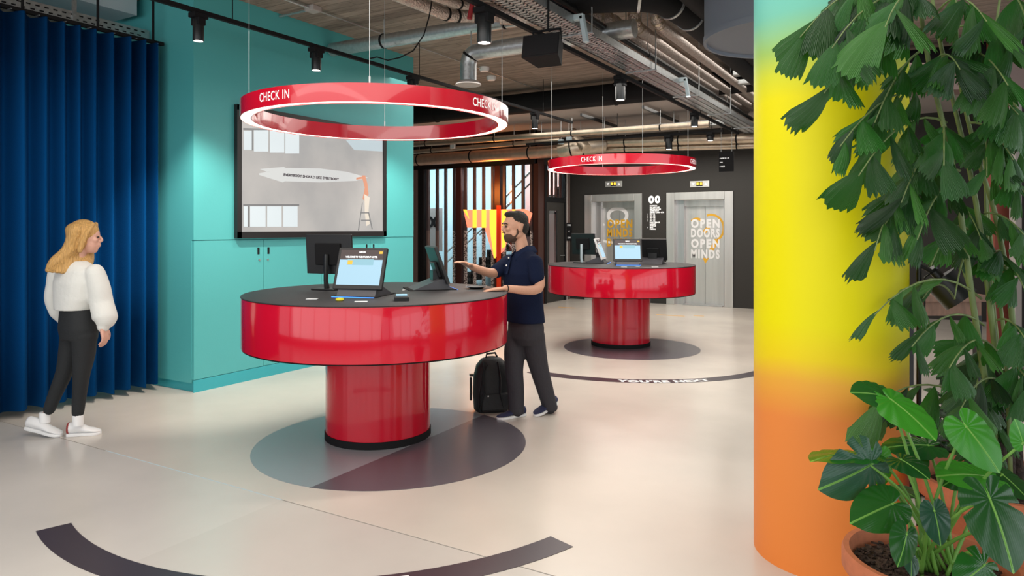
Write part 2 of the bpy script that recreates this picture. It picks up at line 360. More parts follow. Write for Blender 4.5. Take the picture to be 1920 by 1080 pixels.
def remeshed(mb, voxel, smooth=4):
    me = mb.mesh('tmp'); bm = bmesh.new(); bm.from_mesh(me); bmesh.ops.recalc_face_normals(bm, faces=bm.faces[:]); bm.to_mesh(me); bm.free()
    o = bpy.data.objects.new('tmp', me); COL.objects.link(o)
    r = o.modifiers.new('r', 'REMESH'); r.mode = 'VOXEL'; r.voxel_size = voxel; r.use_smooth_shade = True
    if smooth: q = o.modifiers.new('s', 'SMOOTH'); q.factor = .5; q.iterations = smooth
    dg = bpy.context.evaluated_depsgraph_get(); m2 = bpy.data.meshes.new_from_object(o.evaluated_get(dg)); bpy.data.objects.remove(o); return m2
def soft(name, mb, mats, parent, voxel=.010, smooth=4, label=None):
    me = remeshed(mb, voxel, smooth); me.name = name
    if not isinstance(mats, (list, tuple)): mats = [mats]
    me.materials.clear()
    for m in mats: me.materials.append(M[m])
    me.shade_smooth()
    o = bpy.data.objects.new(name, me); COL.objects.link(o); o.parent = parent; tag(o, label); return o
_tc = {}
def text2d(s, h=1.0, bold=.0, width=None, sx=1.0, space=1.0):     # flat glyph mesh, lower-left aligned then centred
    cu = bpy.data.curves.new('t', 'FONT'); cu.body = s; cu.size = h / .72; cu.offset = bold; cu.space_character = space; cu.resolution_u = 3
    o = bpy.data.objects.new('t', cu); COL.objects.link(o); dg = bpy.context.evaluated_depsgraph_get()
    me = bpy.data.meshes.new_from_object(o.evaluated_get(dg)); bpy.data.objects.remove(o)
    vs = [v.co.copy() for v in me.vertices]; fs = [list(p.vertices) for p in me.polygons]; bpy.data.meshes.remove(me)
    x0 = min(v.x for v in vs); x1 = max(v.x for v in vs); k = (width / (x1 - x0)) if width else sx
    return [Vector(((v.x - (x0 + x1) / 2) * k, v.y, 0)) for v in vs], fs
def put_text(mb, s, h, origin, xdir, ydir, bold=0., width=None, sx=1., mi=0, space=1.):    # origin: bottom centre
    vs, fs = text2d(s, h, bold, width, sx, space); o = Vector(origin); x = Vector(xdir).normalized(); y = Vector(ydir).normalized()
    mb.add([o + x * v.x + y * v.y for v in vs], fs, mi); return mb
# ================================================================== SETTING
CE = 3.96
# floor slabs
fl = thing('floor', 'poured pale beige resin floor of the hall', None, kind='structure'); del fl['label']
mb = MB().bb((-12, -5, -.20), (8, 20, -.008)); mb.build('subfloor', 'gap', fl)
JY, JX = 2.90, -3.28
for (a, b, m) in (((-12, JY + .004), (JX, 20), 'floorA'), ((JX, JY + .004), (8, 20), 'floorA'), ((-12, -5), (JX, JY - .004), 'floorC'), ((JX, -5), (8, JY - .004), 'floorB')):
    MB().bb((a[0], a[1], -.05), (b[0], b[1], 0)).build('slab', m, fl)
MB().bb((-5.1, JY - .005, -.01), (JX, JY + .005, .0006)).build('joint_filler', 'whiteduct', fl)
# ceiling
ce = thing('ceiling', None, None, kind='structure')
MB().bb((-12, -5, CE), (8, 10.8, CE + .2)).build('concrete_slab', 'concrete', ce)
MB().bb((-12, 10.8, 3.64), (8, 20, CE + .2)).build('lower_slab', 'greypale', ce)
MB().bb((-6.1, 10.79, 3.64), (8, 10.80, 3.90)).build('downstand_face', 'greypale', ce)
# outer walls with windows
wb = thing('wall_back', None, None, kind='structure')
MB().bb((-12, -5, -.1), (8, -4.9, .5)).bb((-12, -5, 3.3), (8, -4.9, CE)).build('spandrel', 'greypale', wb)
for x in (-9, -7, -5, -3, -1, 1, 3, 5, 7): MB().bb((x - .05, -5, .5), (x + .05, -4.85, 3.3)).build('mullion', 'blackmatte', wb)
wr = thing('wall_right', None, None, kind='structure')
MB().bb((8, -5, -.1), (8.1, 20, .4)).bb((8, -5, 3.4), (8.1, 20, CE)).build('spandrel', 'greypale', wr)
for y in range(-3, 20, 2): MB().bb((7.9, y - .05, .4), (8.1, y + .05, 3.4)).build('mullion', 'blackmatte', wr)
MB().bb((-12, -5, 0), (-11.9, 20, 5)).build('wall_left', 'blackwall', kind='structure')
# ---- elevator wall (Y = 14.52)
YW = 14.523
ev = thing('wall_front', None, None, kind='structure')
EL = [(-6.643, -5.30), (-4.758, -3.378)]
xs = [-7.0, EL[0][0], EL[0][1], EL[1][0], EL[1][1], 8]
for i in (0, 2, 4): MB().bb((xs[i], YW, 0), (xs[i + 1], YW + .3, 3.64)).build('wall_panel', 'blackwall', ev)
for a, b in EL: MB().bb((a, YW, 2.355), (b, YW + .3, 3.64)).build('wall_panel', 'blackwall', ev)
MB().bb((-7, YW + .9, 0), (8, YW + 1.0, 3.64)).build('shaft_backing', 'blackmatte', ev)
def elevator(a, b, label, words):
    t = thing('elevator', label, 'elevator', ((a + b) / 2, YW, 0), group='lobby elevators')
    jw = .17; y0 = YW - .03; zi = 2.19
    for x0, x1 in ((a, a + jw), (b - jw, b)): MB().bb((x0, y0, 0), (x1, YW + .28, 2.35), bev=.006).build('door_jamb', 'steel', t)
    MB().bb((a + jw, y0, zi), (b - jw, YW + .28, 2.35), bev=.006).build('header', 'steel', t)
    # stepped inner frame
    i0, i1 = a + jw, b - jw; s = .17
    MB().bb((i0, YW + .10, 0), (i0 + s, YW + .30, zi)).build('inner_jamb', 'steeldark', t)
    MB().bb((i1 - .05, YW + .10, 0), (i1, YW + .30, zi)).build('inner_jamb', 'steeldark', t)
    MB().bb((i0 + s, YW + .16, 2.06), (i1 - .05, YW + .30, zi)).build('transom', 'steel', t)
    d0, d1 = i0 + s, i1 - .05; m = (d0 + d1) / 2
    for x0, x1 in ((d0, m - .003), (m + .003, d1)): MB().bb((x0, YW + .24, .02), (x1, YW + .28, 2.06)).build('door_panel', 'steel', t)
    MB().bb((d0, YW + .0, .001), (d1, YW + .24, .02)).build('threshold', 'steeldark', t)
    mb = MB(); c = m; yf = YW + .237
    for (w, z, h, wd, mi) in words: put_text(mb, w, h, (c, yf, z), (1, 0, 0), (0, 0, 1), bold=.011, width=wd, mi=mi, space=1.3)
    mb.build('lettering', ['whitevinyl', 'yellowvinyl'], t, label='block letters stuck on the steel doors', normals=False)
    return t, c, yf
H_ = .172
W2 = [('OPEN', 1.62, H_, .60, 0), ('DOORS', 1.42, H_, .60, 0), ('OPEN', 1.20, H_, .60, 0), ('MINDS', .98, H_, .60, 0)]
W1 = [('OPEN', 1.62, H_, .60, 1), ('MINDS', 1.42, H_, .60, 1), ('DOORS', 1.20, H_, .60, 1)]
e1, c1, yf = elevator(*EL[0], 'steel elevator on the left with amber block lettering, partly behind the rear desk', W1)
e2, c2, yf = elevator(*EL[1], 'steel elevator on the right with white words OPEN DOORS OPEN MINDS', W2)
def loop_band(cx, cz, rx, rz, w, a0, a1, y, mb, mi=0, n=24):
    vs = []; fs = []
    for i in range(n + 1):
        t = math.radians(a0 + (a1 - a0) * i / n)
        vs += [Vector((cx + (rx - w / 2) * math.cos(t), y, cz + (rz - w / 2) * math.sin(t))), Vector((cx + (rx + w / 2) * math.cos(t), y, cz + (rz + w / 2) * math.sin(t)))]
    for i in range(n): fs.append([2 * i, 2 * i + 1, 2 * i + 3, 2 * i + 2])
    mb.add(vs, fs, mi)
for n_, args in enumerate(((c2 + .12, 1.60, .26, .28, .045, -60, 110), (c2 - .18, 1.70, .12, .1, .05, 30, 150))):
    mb = MB(); loop_band(*args, yf + .001, mb); mb.build('speech_loop', 'yellowvinyl', e2)
for q in ([(c2 - .05, 1.55), (c2 + .06, 1.66), (c2 + .1, 1.6), (c2, 1.48)], [(c2 + .16, 1.12), (c2 + .3, 1.36), (c2 + .2, 1.38), (c2 + .08, 1.15)], [(c2 - .05, .98), (c2 + .08, .98), (c2, .86)]):
    MB().prism([(x, yf + .001, z) for x, z in q], (0, .001, 0)).build('brush_mark', 'yellowvinyl', e2)
mb = MB(); loop_band(c1 - .05, 1.88, .22, .16, .08, 0, 360, yf + .001, mb)
mb.build('speech_loop', 'whitevinyl', e1, label='white brush ring above the amber letters')
mb = MB(); loop_band(c1 - .15, 1.5, .42, .22, .05, 120, 300, yf + .001, mb)
mb.build('speech_loop', 'whitevinyl', e1, label='white brush arc left of the amber letters')
for px, lab in ((1151, 'floor indicator plate above the left elevator'), (1312, 'floor indicator plate above the right elevator')):
    p = aty(px, 345, YW); t = thing('floor_indicator', 'small steel ' + lab, 'indicator', (p.x, YW, p.z), group='floor indicators')
    MB().box((p.x, YW - .012, p.z), (.40, .024, .13), bev=.004).build('plate', 'steel', t)
    MB().box((p.x, YW - .026, p.z), (.13, .006, .09)).build('display', 'blackmatte', t)
    for k in (-.035, .035): MB().box((p.x + k, YW - .031, p.z + .005), (.045, .004, .05)).build('lit_digit', 'amber', t)
    for k, q in ((-.13, 1), (.13, -1)):
        MB().prism([(p.x + k - .03, YW - .028, p.z + .025 * q), (p.x + k + .03, YW - .028, p.z + .025 * q), (p.x + k, YW - .028, p.z - .025 * q)], (0, .003, 0)).build('arrow', 'whitetext', t)
# floor directory between the elevators (vinyl on the wall)
p = aty(1227, 376, YW); t = thing('floor_directory', 'white floor directory with a large 00 on the black wall', 'directory', (p.x, YW, 1.6))
mb = MB(); put_text(mb, '00', .15, (p.x, YW - .004, p.z - .05), (1, 0, 0), (0, 0, 1), bold=.012, width=.26, space=1.25); mb.build('numerals', 'whitetext', t, normals=False)
rows = ['RECEPTION', 'BAR AND CAFE', 'MEETING ROOMS', 'GAMES ROOM', 'LIBRARY ROOM - GYM', '101 - 132', '201 - 232', '301 - 332', '401 - 432', '501 - 532', 'ROOF TERRACE', 'LAUNDRY', 'STORAGE', 'BIKES', 'PARKING']
mb = MB()
for i, r in enumerate(rows):
    z = p.z - .125 - i * .0355
    vs, fs = text2d(r, .027, .002, sx=.82); x0 = min(v.x for v in vs)
    mb.add([Vector((p.x - .10 + v.x - x0, YW - .004, z + v.y)) for v in vs], fs)
    if i in (5, 6, 7, 8, 9, 13):
        put_text(mb, str(i - 4 if i < 10 else 0), .027, (p.x - .15, YW - .004, z), (1, 0, 0), (0, 0, 1))
mb.build('lines', 'whitetext', t, normals=False)
# hanging wayfinding sign
p = aty(1362, 303, 12.3); t = thing('hanging_sign', 'small black wayfinding sign hung by two wires right of the rear ring lamp', 'sign', (p.x, 12.3, 2.6))
MB().box((p.x, 12.3, p.z), (.25, .02, .34)).build('board', 'blackmatte', t)
for s_ in (-.09, .09): MB().tube([(p.x + s_, 12.3, p.z + .17), (p.x + s_, 12.3, 3.64)], .004, 6).build('wire', 'galv', t)
mb = MB()
for i, r in enumerate(['> ROOMS 001 - 032', '> BAR', '> TOILETS']):
    vs, fs = text2d(r, .018, .001, sx=.75); x0 = min(v.x for v in vs); mb.add([Vector((p.x - .11 + v.x - x0, 12.285, p.z + .05 - i * .07 + v.y)) for v in vs], fs)
mb.build('lettering', 'whitetext', t, normals=False)
# ---- side wall with the door (X = -7)
XS, YG = -7.0, 12.85
sw = thing('wall_side', None, None, kind='structure')
MB().bb((XS - .12, YG, 0), (XS, 13.24, 3.64)).build('pier', 'darkred', sw)
MB().bb((XS - .12, 14.25, 0), (XS, YW, 3.64)).build('pier', 'blackwall', sw)
MB().bb((XS - .12, 13.24, 2.95), (XS, 14.25, 3.64)).build('lintel', 'blackwall', sw)
MB().bb((XS, 14.26, 0), (XS + .03, 14.31, 3.0)).build('pale_strip', 'greypale', sw); MB().bb((XS, 14.36, 0), (XS + .03, 14.42, 3.0)).build('pale_strip', 'brownwall', sw)
d = thing('door_1', None, None, (XS, 13.75, 0), kind='structure')
for a, b in ((13.24, 13.32), (14.19, 14.25)): MB().bb((XS - .08, a, 0), (XS + .02, b, 2.95)).build('door_frame', 'blackmatte', d)
MB().bb((XS - .08, 13.32, 2.17), (XS + .02, 14.19, 2.27)).build('door_frame', 'blackmatte', d)
MB().bb((XS - .08, 13.32, 2.87), (XS + .02, 14.19, 2.95)).build('door_frame', 'blackmatte', d)
lf = MB().bb((XS - .05, 13.32, .01), (XS, 13.46, 2.17)).bb((XS - .05, 13.86, .01), (XS, 14.19, 2.17)).bb((XS - .05, 13.46, .01), (XS, 13.86, .72)).bb((XS - .05, 13.46, 1.98), (XS, 13.86, 2.17)).build('door_leaf', 'blackwall', d)
MB().bb((XS - .03, 13.46, .72), (XS - .02, 13.86, 1.98)).build('vision_pane', 'clearglass', lf)
MB().tube([(XS, 14.0, 1.0), (XS + .05, 14.0, 1.0), (XS + .05, 14.10, 1.0)], .010, 8).build('lever_handle', 'galv', lf)
MB().bb((XS - .03, 13.32, 2.27), (XS - .02, 14.19, 2.87)).build('transom_pane', 'clearglass', d)
for k in range(4): MB().bb((XS - .06, 13.42 + k * .2, 2.27), (XS - .01, 13.47 + k * .2, 2.87)).build('transom_bar', 'darkred', d)
p = atx(1071, 436, XS); t = thing('door_sign', 'small black text plate beside the black door', 'sign', (XS, 14.36, 1.4))
MB().bb((XS + .031, 14.24, 1.32), (XS + .045, 14.48, 1.72)).build('plate', 'blackmatte', t)
mb = MB()
for i, r in enumerate(['STAIRS', 'WC', 'ROOMS']): put_text(mb, r, .04, (XS + .047, 14.34, 1.65 - i * .14), (0, 1, 0), (0, 0, 1), width=.05 * len(r) * .6)
mb.build('lettering', 'whitetext', t, normals=False)
# ---- glazed stair screen (Y = 12.85)
def gx(px): return aty(px, 400, YG).x
g = thing('window_1', None, None, (gx(880), YG, 0), kind='structure')
zt = 2.93
MB().bb((-12, YG - .05, zt), (XS, YG + .08, 3.64)).build('head_beam', 'blackmatte', g)
MB().bb((gx(740), YG - .06, 0), (gx(786), YG + .06, zt)).build('brown_panel', 'brownwall', g)
for a, b in ((787, 797), (857, 867), (930, 940), (1003, 1012)): MB().bb((gx(a), YG - .06, 0), (gx(b), YG + .06, zt)).build('post', 'blackmatte' if a < 800 else 'darkred', g)
for p in (803, 820, 836, 852, 873, 890, 907, 924, 946, 963, 981, 997):
    x = gx(p); MB().bb((x - .027, YG - .03, 1.55), (x + .027, YG + .03, zt)).build('slat', 'slatbrown', g)
    MB().bb((x - .027, YG - .03, 0), (x + .027, YG + .03, 1.55)).build('slat', 'speckle' if p > 840 else 'brownwall', g)
for a, b in ((797, 857), (867, 930), (940, 1003)): MB().bb((gx(a), YG + .066, .02), (gx(b), YG + .072, zt)).build('pane', 'clearglass', g)
# stairwell behind it
sh = thing('wall_stairwell', None, None, kind='structure')
MB().bb((-12, 15.5, 0), (XS - .12, 15.6, 3.64)).build('wall_panel', 'stairwall', sh)
MB().bb((-11.9, YG + .1, 0), (-11.8, 15.5, 3.64)).build('wall_panel', 'stairwall', sh)
MB().bb((-12, YG + .1, -.02), (XS - .12, 15.5, -.001)).build('stair_floor', 'floorC', sh)
MB().bb((-8.7, 15.44, 0), (XS - .12, 15.49, 3.2)).build('wall_panel', mat('pink wall', (.62, .36, .34), .6), sh, label='pink panel seen through the door')
t = thing('staircase', 'dark stair flights with steel handrails behind the slatted glass', 'staircase', (-8.6, 15, 0))
for k in range(14):
    x = -10.4 + k * .23; z = .10 + k * .185
    MB().bb((x, 14.5, z), (x + .30, 15.4, z + .05)).build('tread', 'bmetal', t)
    MB().bb((x, 14.5, z - .17), (x + .02, 15.4, z)).build('riser', 'blackmatte', t)
for k in range(4):
    x = -7.45 - k * .27; z = 1.0 + k * .2
    MB().bb((x, 13.5, z - .9), (x + .30, 14.3, z - .85)).build('tread', 'bmetal', t)
for (y, z) in ((14.45, 1.0), (14.45, .75)):
    MB().tube([(-10.4, y, z), (-7.3, y, z + 13.3 * .185)], .022, 8).build('handrail', 'galv', t)
for z in (1.7, 1.45, 2.3, 2.05): MB().tube([(-7.3, 13.45, z - .8), (-8.6, 13.45, z + .3)] if z < 2 else [(-8.8, 13.5, z - .6), (-7.3, 13.5, z + .7)], .02, 8).build('handrail', 'galv', t)
t = thing('stair_sign', 'pale panel with black 00 behind the left slats', 'sign', (gx(812), 14, 1.5))
p0 = aty(797, 402, 14.0); p1 = aty(829, 425, 14.0)
MB().bb((p0.x, 14.0, p1.z - .6), (p1.x, 14.02, p0.z + .15)).build('panel', 'greypale', t)
mb = MB(); put_text(mb, '00', .24, ((p0.x + p1.x) / 2, 13.99, p1.z), (1, 0, 0), (0, 0, 1), bold=.02); mb.build('numerals', 'blackmatte', t, normals=False)
# amber T sign in front of the slats
def gp(px, py, dy=.0): v = aty(px, py, YG - .07 + dy); return v
t = thing('glowing_sign', 'large glowing amber and salmon T shaped sign on the stair glazing behind the man', 'sign', (gx(930), YG - .1, 1.0))
sal = [(869, 394, 884, 426), (896, 394, 902, 426), (912, 394, 920, 426)]
MB().prism([gp(869, 394), gp(985, 392), gp(998, 400), gp(990, 424), gp(876, 427)], (0, .012, 0)).build('cross_bar', 'salmon', t)
MB().prism([gp(908, 425, -.004), gp(960, 424, -.004), gp(945, 470, -.004), gp(926, 484, -.004)], (0, .012, 0)).build('stem', 'salmon', t)
for a, b in ((886, 893), (903, 911), (918, 930), (941, 950), (960, 967)): MB().prism([gp(a, 393, -.012), gp(b, 393, -.012), gp(b, 427, -.012), gp(a, 427, -.012)], (0, .01, 0)).build('lit_strip', 'amber', t)
MB().prism([gp(868, 393, -.012), gp(874, 393, -.012), gp(879, 410, -.012)], (0, .01, 0)).build('lit_strip', 'amber', t)
MB().prism([gp(918, 427, -.012), gp(930, 427, -.012), gp(929, 484, -.012), gp(926, 484, -.012)], (0, .01, 0)).build('lit_strip', 'amber', t)
MB().prism([gp(940, 427, -.012), gp(949, 427, -.012), gp(947, 462, -.012), gp(941, 466, -.012)], (0, .01, 0)).build('lit_strip', 'amber', t)
MB().prism([gp(931, 385, -.013), gp(939, 385, -.013), gp(939, 540, -.013), gp(931, 540, -.013)], (0, .006, 0)).build('red_lit_strip', 'redglow', t)  # post lit red by the sign, put in as a glowing strip

# ---- teal cupboard block
XT, Y0, Y1 = -6.144, 4.344, 7.745
cb = thing('wall_cupboard', None, None, (XT, 6, 0), kind='structure')
MB().bb((-9.0, Y0, .09), (XT - .03, Y1, CE)).build('carcass', 'teal', cb)
MB().bb((-9.0, Y0 + .03, 0), (XT - .05, Y1 - .02, .09)).build('plinth', 'tealdark', cb)
zs = 1.481
MB().bb((XT - .03, Y0, zs + .004), (XT, Y1, CE)).build('upper_panel', 'teal', cb)
DY = [Y0, 5.181, 6.02, 6.863, Y1]
for i in range(4):
    a, b = DY[i] + .003, DY[i + 1] - .003
    dd = MB().bb((XT - .03, a, .125), (XT, b, zs - .004)).build('cupboard_door', 'teal', cb)
    hy = (b - .063) if i % 2 == 0 else (a + .063)
    MB().bb((XT - .006, hy - .014, 1.322), (XT + .004, hy + .014, 1.395), bev=.004).build('grip_slot', 'blackmatte', dd)
    MB().tube([(XT - .002, hy + (.01 if i % 2 == 0 else -.01), 1.262), (XT + .008, hy + (.01 if i % 2 == 0 else -.01), 1.262)], .011, 14).build('lock', 'galv', dd)
MB().bb((XT - .012, Y0, .0), (XT, Y1, .12)).build('plinth_face', 'tealdark', cb)
# wall screen
def sp_(px, py, o=0.): return atx(px, py, XT + .045 + o)
t = thing('wall_screen', 'large black framed screen showing a grey hall picture on the teal wall', 'screen', (XT, 6.0, 1.5))
A, B = atx(445, 449, XT + .05), atx(725, 199, XT + .05)
ya, yb, za, zb = A.y, B.y, 1.497, 2.872
fw = .055
MB().bb((XT, ya, za), (XT + .03, yb, zb)).build('backing', 'blackmatte', t)
for a, b in (((ya, za), (yb, za + fw * 1.2)), ((ya, zb - fw), (yb, zb)), ((ya, za), (ya + fw, zb)), ((yb - fw, za), (yb, zb))): MB().bb((XT + .001, a[0], a[1]), (XT + .05, b[0], b[1])).build('frame', 'black', t)
def flat(mb, pts, o=0., mi=0): mb.prism([sp_(x, y, -.013 + o) for x, y in pts], (.0006, 0, 0), mi)
scm = mat('screen picture grey', (.05, .05, .05), .25, emit=(.44, .41, .385), es=1.0)
nt = scm.node_tree; tc = nt.nodes.new('ShaderNodeTexCoord'); nz = nt.nodes.new('ShaderNodeTexNoise'); nz.inputs['Scale'].default_value = 1.2; nz.inputs['Detail'].default_value = 5
rr = nt.nodes.new('ShaderNodeValToRGB'); rr.color_ramp.elements[0].position = .3; rr.color_ramp.elements[1].position = .75; rr.color_ramp.elements[0].color = (.29, .285, .28, 1); rr.color_ramp.elements[1].color = (.46, .43, .40, 1)
nt.links.new(tc.outputs['Object'], nz.inputs['Vector']); nt.links.new(nz.outputs[0], rr.inputs[0]); nt.links.new(rr.outputs[0], nt.nodes['Principled BSDF'].inputs['Emission Color'])
M['scr'] = scm; M['scrpale'] = emis('picture pale', (.60, .66, .68), .9); M['scrline'] = emis('picture line', (.20, .20, .20), .8); M['scrboat'] = emis('picture hull', (.50, .51, .50), 1); M['scrsky'] = emis('picture sky', (.40, .47, .50), 1)
M['scrdark'] = emis('picture dark', (.06, .05, .06), .6); M['scrskin'] = emis('picture skin', (.6, .28, .18), .8); M['scrcream'] = emis('picture cream', (.62, .56, .48), .9)
MB().bb((XT + .03, ya + fw, za + fw * 1.2), (XT + .031, yb - fw, zb - fw)).build('display', 'scr', t, label='grey concrete hall picture')
mb = MB()
for (x0, x1, y0, y1) in ((457, 472, 245, 281), (476, 503, 244, 284), (506, 533, 243, 286), (535, 561, 244, 288), (457, 464, 387, 425), (469, 498, 387, 425), (501, 528, 387, 425), (531, 558, 387, 425)):
    mb = MB(); flat(mb, [(x0, y0), (x1, y0), (x1, y1), (x0, y1)], .001); mb.build('pictured_window', 'scrpale', t)
mb = MB(); flat(mb, [(456, 240), (563, 243), (563, 246), (456, 244)], .001); mb.build('pictured_lintel', 'scrline', t); mb = MB(); flat(mb, [(456, 383), (561, 383), (561, 386), (456, 386)], .001)
mb.build('pictured_lintel', 'scrline', t)
for q in ([(472, 244), (475, 244), (475, 282), (472, 282)], [(465, 386), (468, 386), (468, 426), (465, 426)]): mb = MB(); flat(mb, q, .0012); mb.build('pictured_jamb', 'scrline', t)
mb = MB(); flat(mb, [(648, 262), (717, 262), (717, 284), (664, 281)], .001); mb.build('pictured_skylight', 'scrsky', t)
mb = MB(); flat(mb, [(486, 325), (538, 315), (600, 316), (650, 322), (690, 333), (668, 339), (600, 342), (535, 340), (486, 328)], .0015); flat(mb, [(487, 317), (532, 313), (538, 316), (500, 322)], .0014); flat(mb, [(486, 328), (500, 328), (536, 339), (530, 342)], .0016)
mb.build('pictured_hull', 'scrboat', t)
mb = MB(); vs, fs = text2d('EVERYBODY SHOULD LIKE EVERYBODY', .028, .002)
w0 = sp_(533, 330); w1 = sp_(637, 331); L = w1.y - w0.y; xx = max(v.x for v in vs) * 2
mb.add([Vector((XT + .0345, (w0.y + w1.y) / 2 + v.x * L / xx, w0.z + .002 + v.y)) for v in vs], fs); mb.build('pictured_words', 'scrdark', t, normals=False)
mb = MB(); flat(mb, [(679, 332), (685, 330), (689, 345), (691, 365), (684, 378), (680, 372), (684, 352)], .002); flat(mb, [(668, 333), (680, 331), (681, 335), (668, 337)], .002); flat(mb, [(679, 329), (685, 329), (685, 336), (679, 336)], .0021); mb.build('pictured_figure', 'scrskin', t)
mb = MB(); flat(mb, [(683, 364), (693, 370), (691, 395), (693, 420), (687, 424), (684, 400)], .0022); mb.build('pictured_trousers', 'scrcream', t)
mb = MB()
for q in ([(679, 380), (680, 380), (673, 432), (671, 432)], [(690, 398), (692, 398), (699, 430), (697, 430)], [(676, 398), (692, 398), (692, 400), (676, 400)], [(677, 412), (694, 412), (694, 414), (677, 414)]): flat(mb, q, .0024)
mb.build('pictured_ladder', 'scrline', t)
# ---- curtain, rail
def curtain():
    n = 420; rows = [(3.424, 0), (2.2, .5), (1.0, .8), (.06, 1)]; R = []
    y0, y1 = .4, 4.30
    for z, q in rows:
        r = []
        for i in range(n + 1):
            y = y0 + (y1 - y0) * i / n; ph = 2 * PI * y / .150 + 1.3 * math.sin(y * 3.1) + .9 * math.sin(y * 7.3)
            amp = .075 * (1 + .25 * math.sin(y * 5)); x = -6.62 + amp * math.sin(ph) + .012 * math.sin(2 * ph + q)
            r.append(Vector((x, y + .010 * math.cos(ph + .5) + .006 * q * math.sin(y * 17), z + (.012 * math.sin(ph * .5) if z < .5 else 0))))
        R.append(r)
    vs = [p for r in R for p in r]; fs = []; m = n + 1
    for k in range(3):
        for i in range(n): fs.append([k * m + i, k * m + i + 1, (k + 1) * m + i + 1, (k + 1) * m + i])
    mb = MB().add(vs, fs); return mb
t = thing('curtain', 'deep blue floor length wool curtain in pleats left of the teal cupboard', 'curtain', (-6.6, 2.4, 0))
cl = curtain().build('cloth', 'curtain', t, smooth=180, normals=False)
so = cl.modifiers.new('thick', 'SOLIDIFY'); so.thickness = .004
for k in range(16): MB().box((-6.56, 1.0 + k * .215, 3.418), (.06, .012, .006)).build('hook', 'galv', t)
t = thing('curtain_rail', 'black curtain rail hung on black rods above the blue curtain', 'rail', (-6.6, 2.4, 3.42))
MB().bb((-6.62, .2, 3.424), (-6.575, 4.32, 3.455)).build('track', 'blackmatte', t)
for y in (1.2, 2.15, 3.05, 3.68, 4.22): MB().tube([(-6.60, y, 3.45), (-6.60, y, CE)], .012, 8).build('rod', 'blackmatte', t)
t = thing('perforated_channel', 'perforated steel channel running behind the curtain rail', 'cable tray', (-6.8, 2.4, 3.5))
mb = MB(); mb.bb((-6.80, .2, 3.50), (-6.79, 4.3, 3.60)); mb.build('channel', 'galv', t)
mb = MB()
for k in range(50):
    for z in (3.53, 3.57): mb.bb((-6.79, .5 + k * .075 + (z - 3.53), z - .006), (-6.787, .535 + k * .075 + (z - 3.53), z + .006))
mb.build('slot_holes', 'blackmatte', t, kind='stuff')
for y in (2.55, 3.55): MB().bb((-6.80, y, 3.5), (-6.775, y + .035, CE)).build('hanger', 'galv', t)
MB().bb((-7.35, .2, 3.76), (-6.92, 4.25, 3.96)).build('ceiling_duct', 'whiteduct', label='white rectangular duct above the blue curtain', cat='duct')
t = thing('junction_box', 'small white junction box behind the curtain rail', 'electrical box', (-6.9, 3.1, 3.6)); MB().box((-6.9, 3.12, 3.64), (.08, .19, .09), bev=.006).build('box', 'white', t); MB().tube([(-6.85, 3.16, 3.64), (-6.84, 3.19, 3.65), (-6.84, 3.21, 3.61)], .006, 6).build('cable', 'blackmatte', t)
MB().tube([(-6.86, 2.62, 3.96), (-6.85, 2.64, 3.8), (-6.84, 2.60, 3.62)], [.02, .015, .01], 8).build('red_cable_bundle', mat('red cable', (.3, .02, .02), .5), label='red cable bundle hanging behind the curtain rail', cat='cable')

# ================================================================== CHECK-IN DESKS AND RINGS
D1, D2 = Vector((-3.678, 4.203, 0)), Vector((-3.648, 9.149, 0))
def desk(c, label):
    t = thing('check_in_desk', label, 'desk', c, group='round check-in desks')
    MB().lathe([(.985, 1.095), (1.002, 1.098), (1.002, 1.104), (.998, 1.106), (.5, 1.1062), (.02, 1.1062)], c, 128).build('desk_top', 'top', t, smooth=35)
    MB().lathe([(.40, .728), (.96, .728), (.985, .728), (.9995, .732), (1.0, .74), (1.0, 1.090), (.998, 1.095), (.4, 1.095)], c, 160).build('drum', 'red', t, smooth=35)
    MB().lathe([(.3985, .055), (.3985, .728)], c, 96).build('pedestal', 'red', t, smooth=35)
    MB().ring(.97, .995, .722, .728, c, 128).build('edge_trim', 'blackmatte', t)
    MB().lathe([(.39, .0005), (.405, .0005), (.405, .055), (.39, .055)], c, 96).build('plinth', 'blackmatte', t, smooth=35)
    return t
desk(D1, 'glossy red round check-in desk in front, beside the man')
desk(D2, 'glossy red round check-in desk at the back, in front of the elevators')
def arc_text(mb, s, h, R, c, phi, z, bold=.0, off=.004, width=None, mi=0, space=1.):
    vs, fs = text2d(s, h, bold, width, space=space)
    mb.add([Vector((c[0] + (R + off) * math.cos(phi + v.x / R), c[1] + (R + off) * math.sin(phi + v.x / R), z + v.y)) for v in vs], fs, mi)
def ringlamp(c, label, phis):
    t = thing('ring_lamp', label, 'lamp', (c.x, c.y, 2.40), group='red check-in ring lamps')
    z0, z1 = 2.405, 2.525
    MB().ring(.925, 1.007, z0 + .014, z1, c, 160).ring(1.000, 1.007, z0, z0 + .014, c, 160).ring(.925, .932, z0, z0 + .014, c, 160).build('ring_body', 'redring', t, smooth=35)
    MB().ring(.932, 1.000, z0 + .005, z0 + .013, c, 160).build('diffuser', 'glow', t, smooth=35)
    mb = MB()
    for ph in phis: arc_text(mb, 'CHECK IN', .060, 1.007, c, ph, z0 + .036, bold=.0006, width=.285, space=1.12)
    mb.build('lettering', 'whitetext', t, label='white CHECK IN words', normals=False)
    for k in range(4):
        a = ANG + math.radians(-82.6 + 90 * k); p = Vector((c.x + .966 * math.cos(a), c.y + .966 * math.sin(a), 0))
        MB().tube([p + Vector((0, 0, z1)), p + Vector((0, 0, z1 + .05))], .006, 8).build('wire_grip', 'galv', t)
        MB().tube([p + Vector((0, 0, z1 + .05)), p + Vector((0, 0, CE if c.y < 9 else CE))], .0022, 6).build('wire', 'galv', t)
    return t
